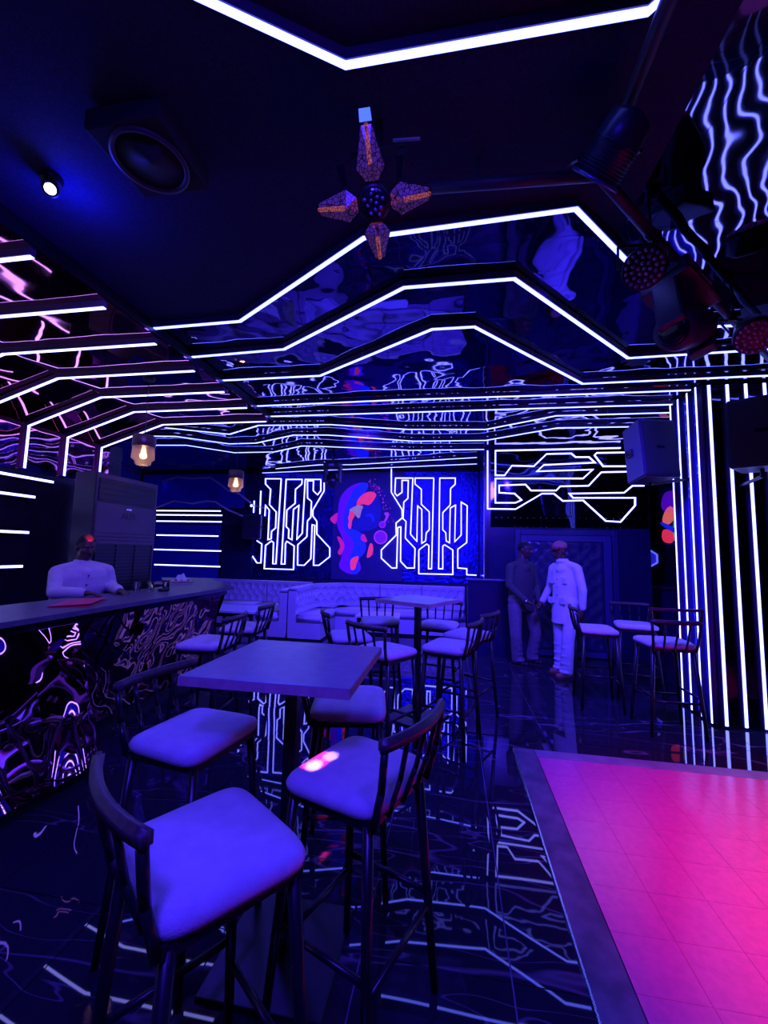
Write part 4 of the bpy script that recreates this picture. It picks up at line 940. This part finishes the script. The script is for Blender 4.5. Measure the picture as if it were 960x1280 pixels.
def yoke(t, c, w, top, mat='black'):
    for s in (-1, 1): obj('yoke_arm', tube(B(), c + V((w * s, 0, 0)), V((c.x + w * s, top.y, top.z - .03)), .007, n=6), M[mat], t)
    obj('yoke_bar', tube(B(), V((c.x - w, top.y, top.z - .03)), V((c.x + w, top.y, top.z - .03)), .009, n=6), M[mat], t)
    obj('clamp', bx(top.x - .025, top.x + .025, top.y - .025, top.y + .025, top.z - .04, top.z + .03, bev=.005), M[mat], t)

# long PAR can
c = V((.56, 1.53, 3.06))
d = V((-.32, .49, -.4)).normalized()
t = thing('par_can', 'black ribbed stage lamp pointing down near the glossy ceiling', 'stage light', c)
shaft('can', [(.03, -.15), (.075, -.13), (.085, -.06), (.085, .05)], c, d, 28, M['par_body'], t)
for k in range(9): shaft('cooling_rib', [(.085, -.055 + k * .011), (.091, -.053 + k * .011), (.085, -.051 + k * .011)], c, d, 28, M['par_body'], t, cap=False)
shaft('front_ring', [(.086, .05), (.098, .053), (.098, .064), (.082, .064)], c, d, 28, M['par_ring'], t, cap=False)
shaft('lens', [(.082, .045), (.05, .05), (.02, .052)], c, d, 28, M['lens_dark'], t)
yoke(t, c - d * .02, .108, V((.62, 1.66, 3.22)))

def led_par(label, c, d, r, top):
    c, d = V(c), V(d).normalized(); t = thing('led_par_light', label, 'stage light', c, 'led par lights')
    shaft('housing', [(r * .5, -.13), (r * .85, -.11), (r, -.03), (r, .012), (r * .93, .014)], c, d, 28, M['black'], t)
    fp = shaft('face_plate', [(r * .93, .004), (r * .92, .01)], c, d, 28, M['lens_dark'], t)
    a, b = basis(d); n = 0
    for k, m in enumerate((1, 6, 12, 18)):
        for i in range(m):
            an = 2 * PI * i / m + .2 * k; p = c + d * .012 + a * (r * .27 * k * math.cos(an)) + b * (r * .27 * k * math.sin(an))
            obj('led_lens', sph(B(), p, r * .105, 8, 5), M['led_lens'], fp, True)
    yoke(t, c - d * .05, r + .02, V(top))
led_par('round LED stage lamp in front of the widest ceiling strip', (.95, 2.15, 3.04), (-.25, -.75, -.62), .1, (1.02, 2.18, 3.22))
led_par('round LED stage lamp at the right edge of the picture', (1.9, 2.86, 3.0), (-.25, -.6, -.75), .115, (1.85, 3.0, 3.22))

def moving_head(label, c, top, s=1.0, aim=(-.3, -.5, -.6), mat='black'):
    c = V(c); t = thing('moving_head_light', label, 'stage light', c, local=False); aim = V(aim).normalized()
    bm = bx(c.x - .16 * s, c.x + .16 * s, c.y - .12 * s, c.y + .12 * s, c.z, c.z + .1 * s, bev=.012 * s); obj('base', bm, M[mat], t)
    for k in (-1, 1):
        obj('arm', bx(c.x + (.14 * k - .03) * s, c.x + (.14 * k + .03) * s, c.y - .06 * s, c.y + .06 * s, c.z - .27 * s, c.z, bev=.012 * s), M[mat], t)
        obj('handle', tube(B(), V((c.x + .165 * k * s, c.y - .08 * s, c.z + .05 * s)), V((c.x + .165 * k * s, c.y + .08 * s, c.z + .05 * s)), .009 * s, n=6), M['pipe'], t)
    h = c - V((0, 0, .2 * s))
    shaft('head', [(.05 * s, -.13 * s), (.095 * s, -.1 * s), (.1 * s, .08 * s), (.088 * s, .14 * s)], h, aim, 20, M[mat], t)
    shaft('lens', [(.075 * s, .138 * s), (.06 * s, .15 * s), (.02 * s, .155 * s)], h, aim, 20, M['lens_dark'], t)
    obj('display', bx(c.x - .05 * s, c.x + .05 * s, c.y - .125 * s, c.y - .12 * s, c.z + .03 * s, c.z + .07 * s), M['led_lens'], t)
    obj('clamp', tube(B(), c + V((0, 0, .1 * s)), V(top), .018 * s), M[mat], t)
moving_head('large moving-head stage light below the pipe near the upper right', (1.27, 2.46, 3.04), (1.27, 2.46, 3.21), 1.1, (-.75, .1, -.5), 'mh_body')
_m = [o for o in bpy.data.objects if o.name.startswith('moving_head_light')][0]; _m.rotation_euler = (R(-12), R(14), R(38))
moving_head('black moving-head light hanging before the far neon signs', (-2.25, 7.45, 3.12), (-2.25, 7.45, CEIL), 1.0, (.2, -.6, -.7))

def speaker(label, c, yaw, tilt, w, h, dpt, bracket):
    t = thing('loudspeaker', label, 'loudspeaker', c, local=True); t.rotation_euler = (tilt, 0, yaw)
    bm = B()
    pts = [(-w / 2, -dpt / 2), (w / 2, -dpt / 2), (w / 2 - w * .16, dpt / 2), (-w / 2 + w * .16, dpt / 2)]
    poly(bm, [(x, y, -h / 2) for x, y in pts], (0, 0, 1), h); bmesh.ops.recalc_face_normals(bm, faces=bm.faces)
    bmesh.ops.bevel(bm, geom=bm.edges[:], offset=.014, segments=2, affect='EDGES')
    obj('cabinet', bm, M['speaker'], t)
    obj('grille', bx(-w / 2 + .02, w / 2 - .02, -dpt / 2 - .008, -dpt / 2 + .004, -h / 2 + .025, h / 2 - .025, bev=.006), M['grille'], t)
    obj('badge', bx(-.04, .04, -dpt / 2 - .011, -dpt / 2 - .008, -.012, .016), M['black_gloss'], t)
    for s in (-1, 1): obj('handle', bx(s * (w / 2 - .035) - .02, s * (w / 2 - .035) + .02, .0, .1, -.04, .04, bev=.006), M['black_gloss'], t)
    m = Matrix.Translation(V(c)) @ t.rotation_euler.to_matrix().to_4x4()
    for k, (a, b) in enumerate(zip(bracket, bracket[1:])):
        a2, b2 = m.inverted() @ V(a), m.inverted() @ V(b)
        obj('bracket', tube(B(), a2, b2, .016, n=8), M['black'], t)
speaker('black loudspeaker on an arm before the door wall', (2.05, 4.72, 2.69), R(14), R(-6), .4, .62, .36, [(2.08, 4.75, 2.36), (2.12, 4.8, 2.37), (2.5, 4.8, 2.42)])
speaker('large black loudspeaker at the right edge before the striped column', (2.64, 3.98, 2.66), R(-33), 0, .46, .6, .36, [(2.64, 4.0, 2.4), (2.64, 4.0, 2.3), (2.8, 4.545, 2.3)])
speaker('small black loudspeaker covering the left neon sign', (-4.24, 8.3, 2.04), R(8), 0, .4, .52, .28, [(-4.24, 8.4, 2.1), (-4.24, 8.79, 2.1)])
c = V((-4.25, 8.2, 2.5)); t = thing('pin_spot', 'tiny bright white lamp above the small speaker on the left', 'spotlight', c)
obj('head', lathe(B(), [(.03, -.06), (.035, .05)], c, 16, (.3, -.9, -.3)), M['black'], t); obj('lens', sph(B(), c + V((.3, -.9, -.3)).normalized() * .055, .028, 12, 8), M['led_white'], t)
obj('arm', tube(B(), c, (-4.25, YF - .02, 2.5), .01), M['black'], t)
# coloured beams: spots without a lamp body, plus an added ceiling spill
def spot(name, loc, aim, col, e, deg, blend=.3, size=.04):
    L = bpy.data.lights.new(name, 'SPOT'); L.energy = e; L.color = col; L.spot_size = R(deg); L.spot_blend = blend; L.shadow_soft_size = size
    o = bpy.data.objects.new(name, L); link(o); o.location = loc
    o.rotation_euler = (V(aim) - V(loc)).to_track_quat('-Z', 'Y').to_euler(); return o
pt = V((-1.9, 1.62, CEIL - .16))
L = bpy.data.lights.new('ceiling_spill', 'POINT'); L.energy = 9; L.color = (.01, .015, 1); L.shadow_soft_size = .05  # unseen point lamp added for the blue halo around the ceiling spotlight
lo = bpy.data.objects.new('ceiling_spill', L); link(lo); lo.location = pt
spot('seat_beam', (-.2, -.5, 3.2), (-.49, 1.52, .82), (1, .02, .25), 2400, 2.1, .2, .01)
spot('seat_beam', (-.2, -.5, 3.2), (-.48, 1.48, .82), (1, .6, .9), 1500, 1.1, .2, .01)
spot('seat_beam', (-.2, -.5, 3.2), (-.44, 1.55, .82), (.9, .5, 1), 1200, .6, .2, .01)
spot('face_beam', (.5, 2.3, 3.0), (-3.41, 3.42, 1.64), (1, .03, .15), 9000, .8, .2, .01)
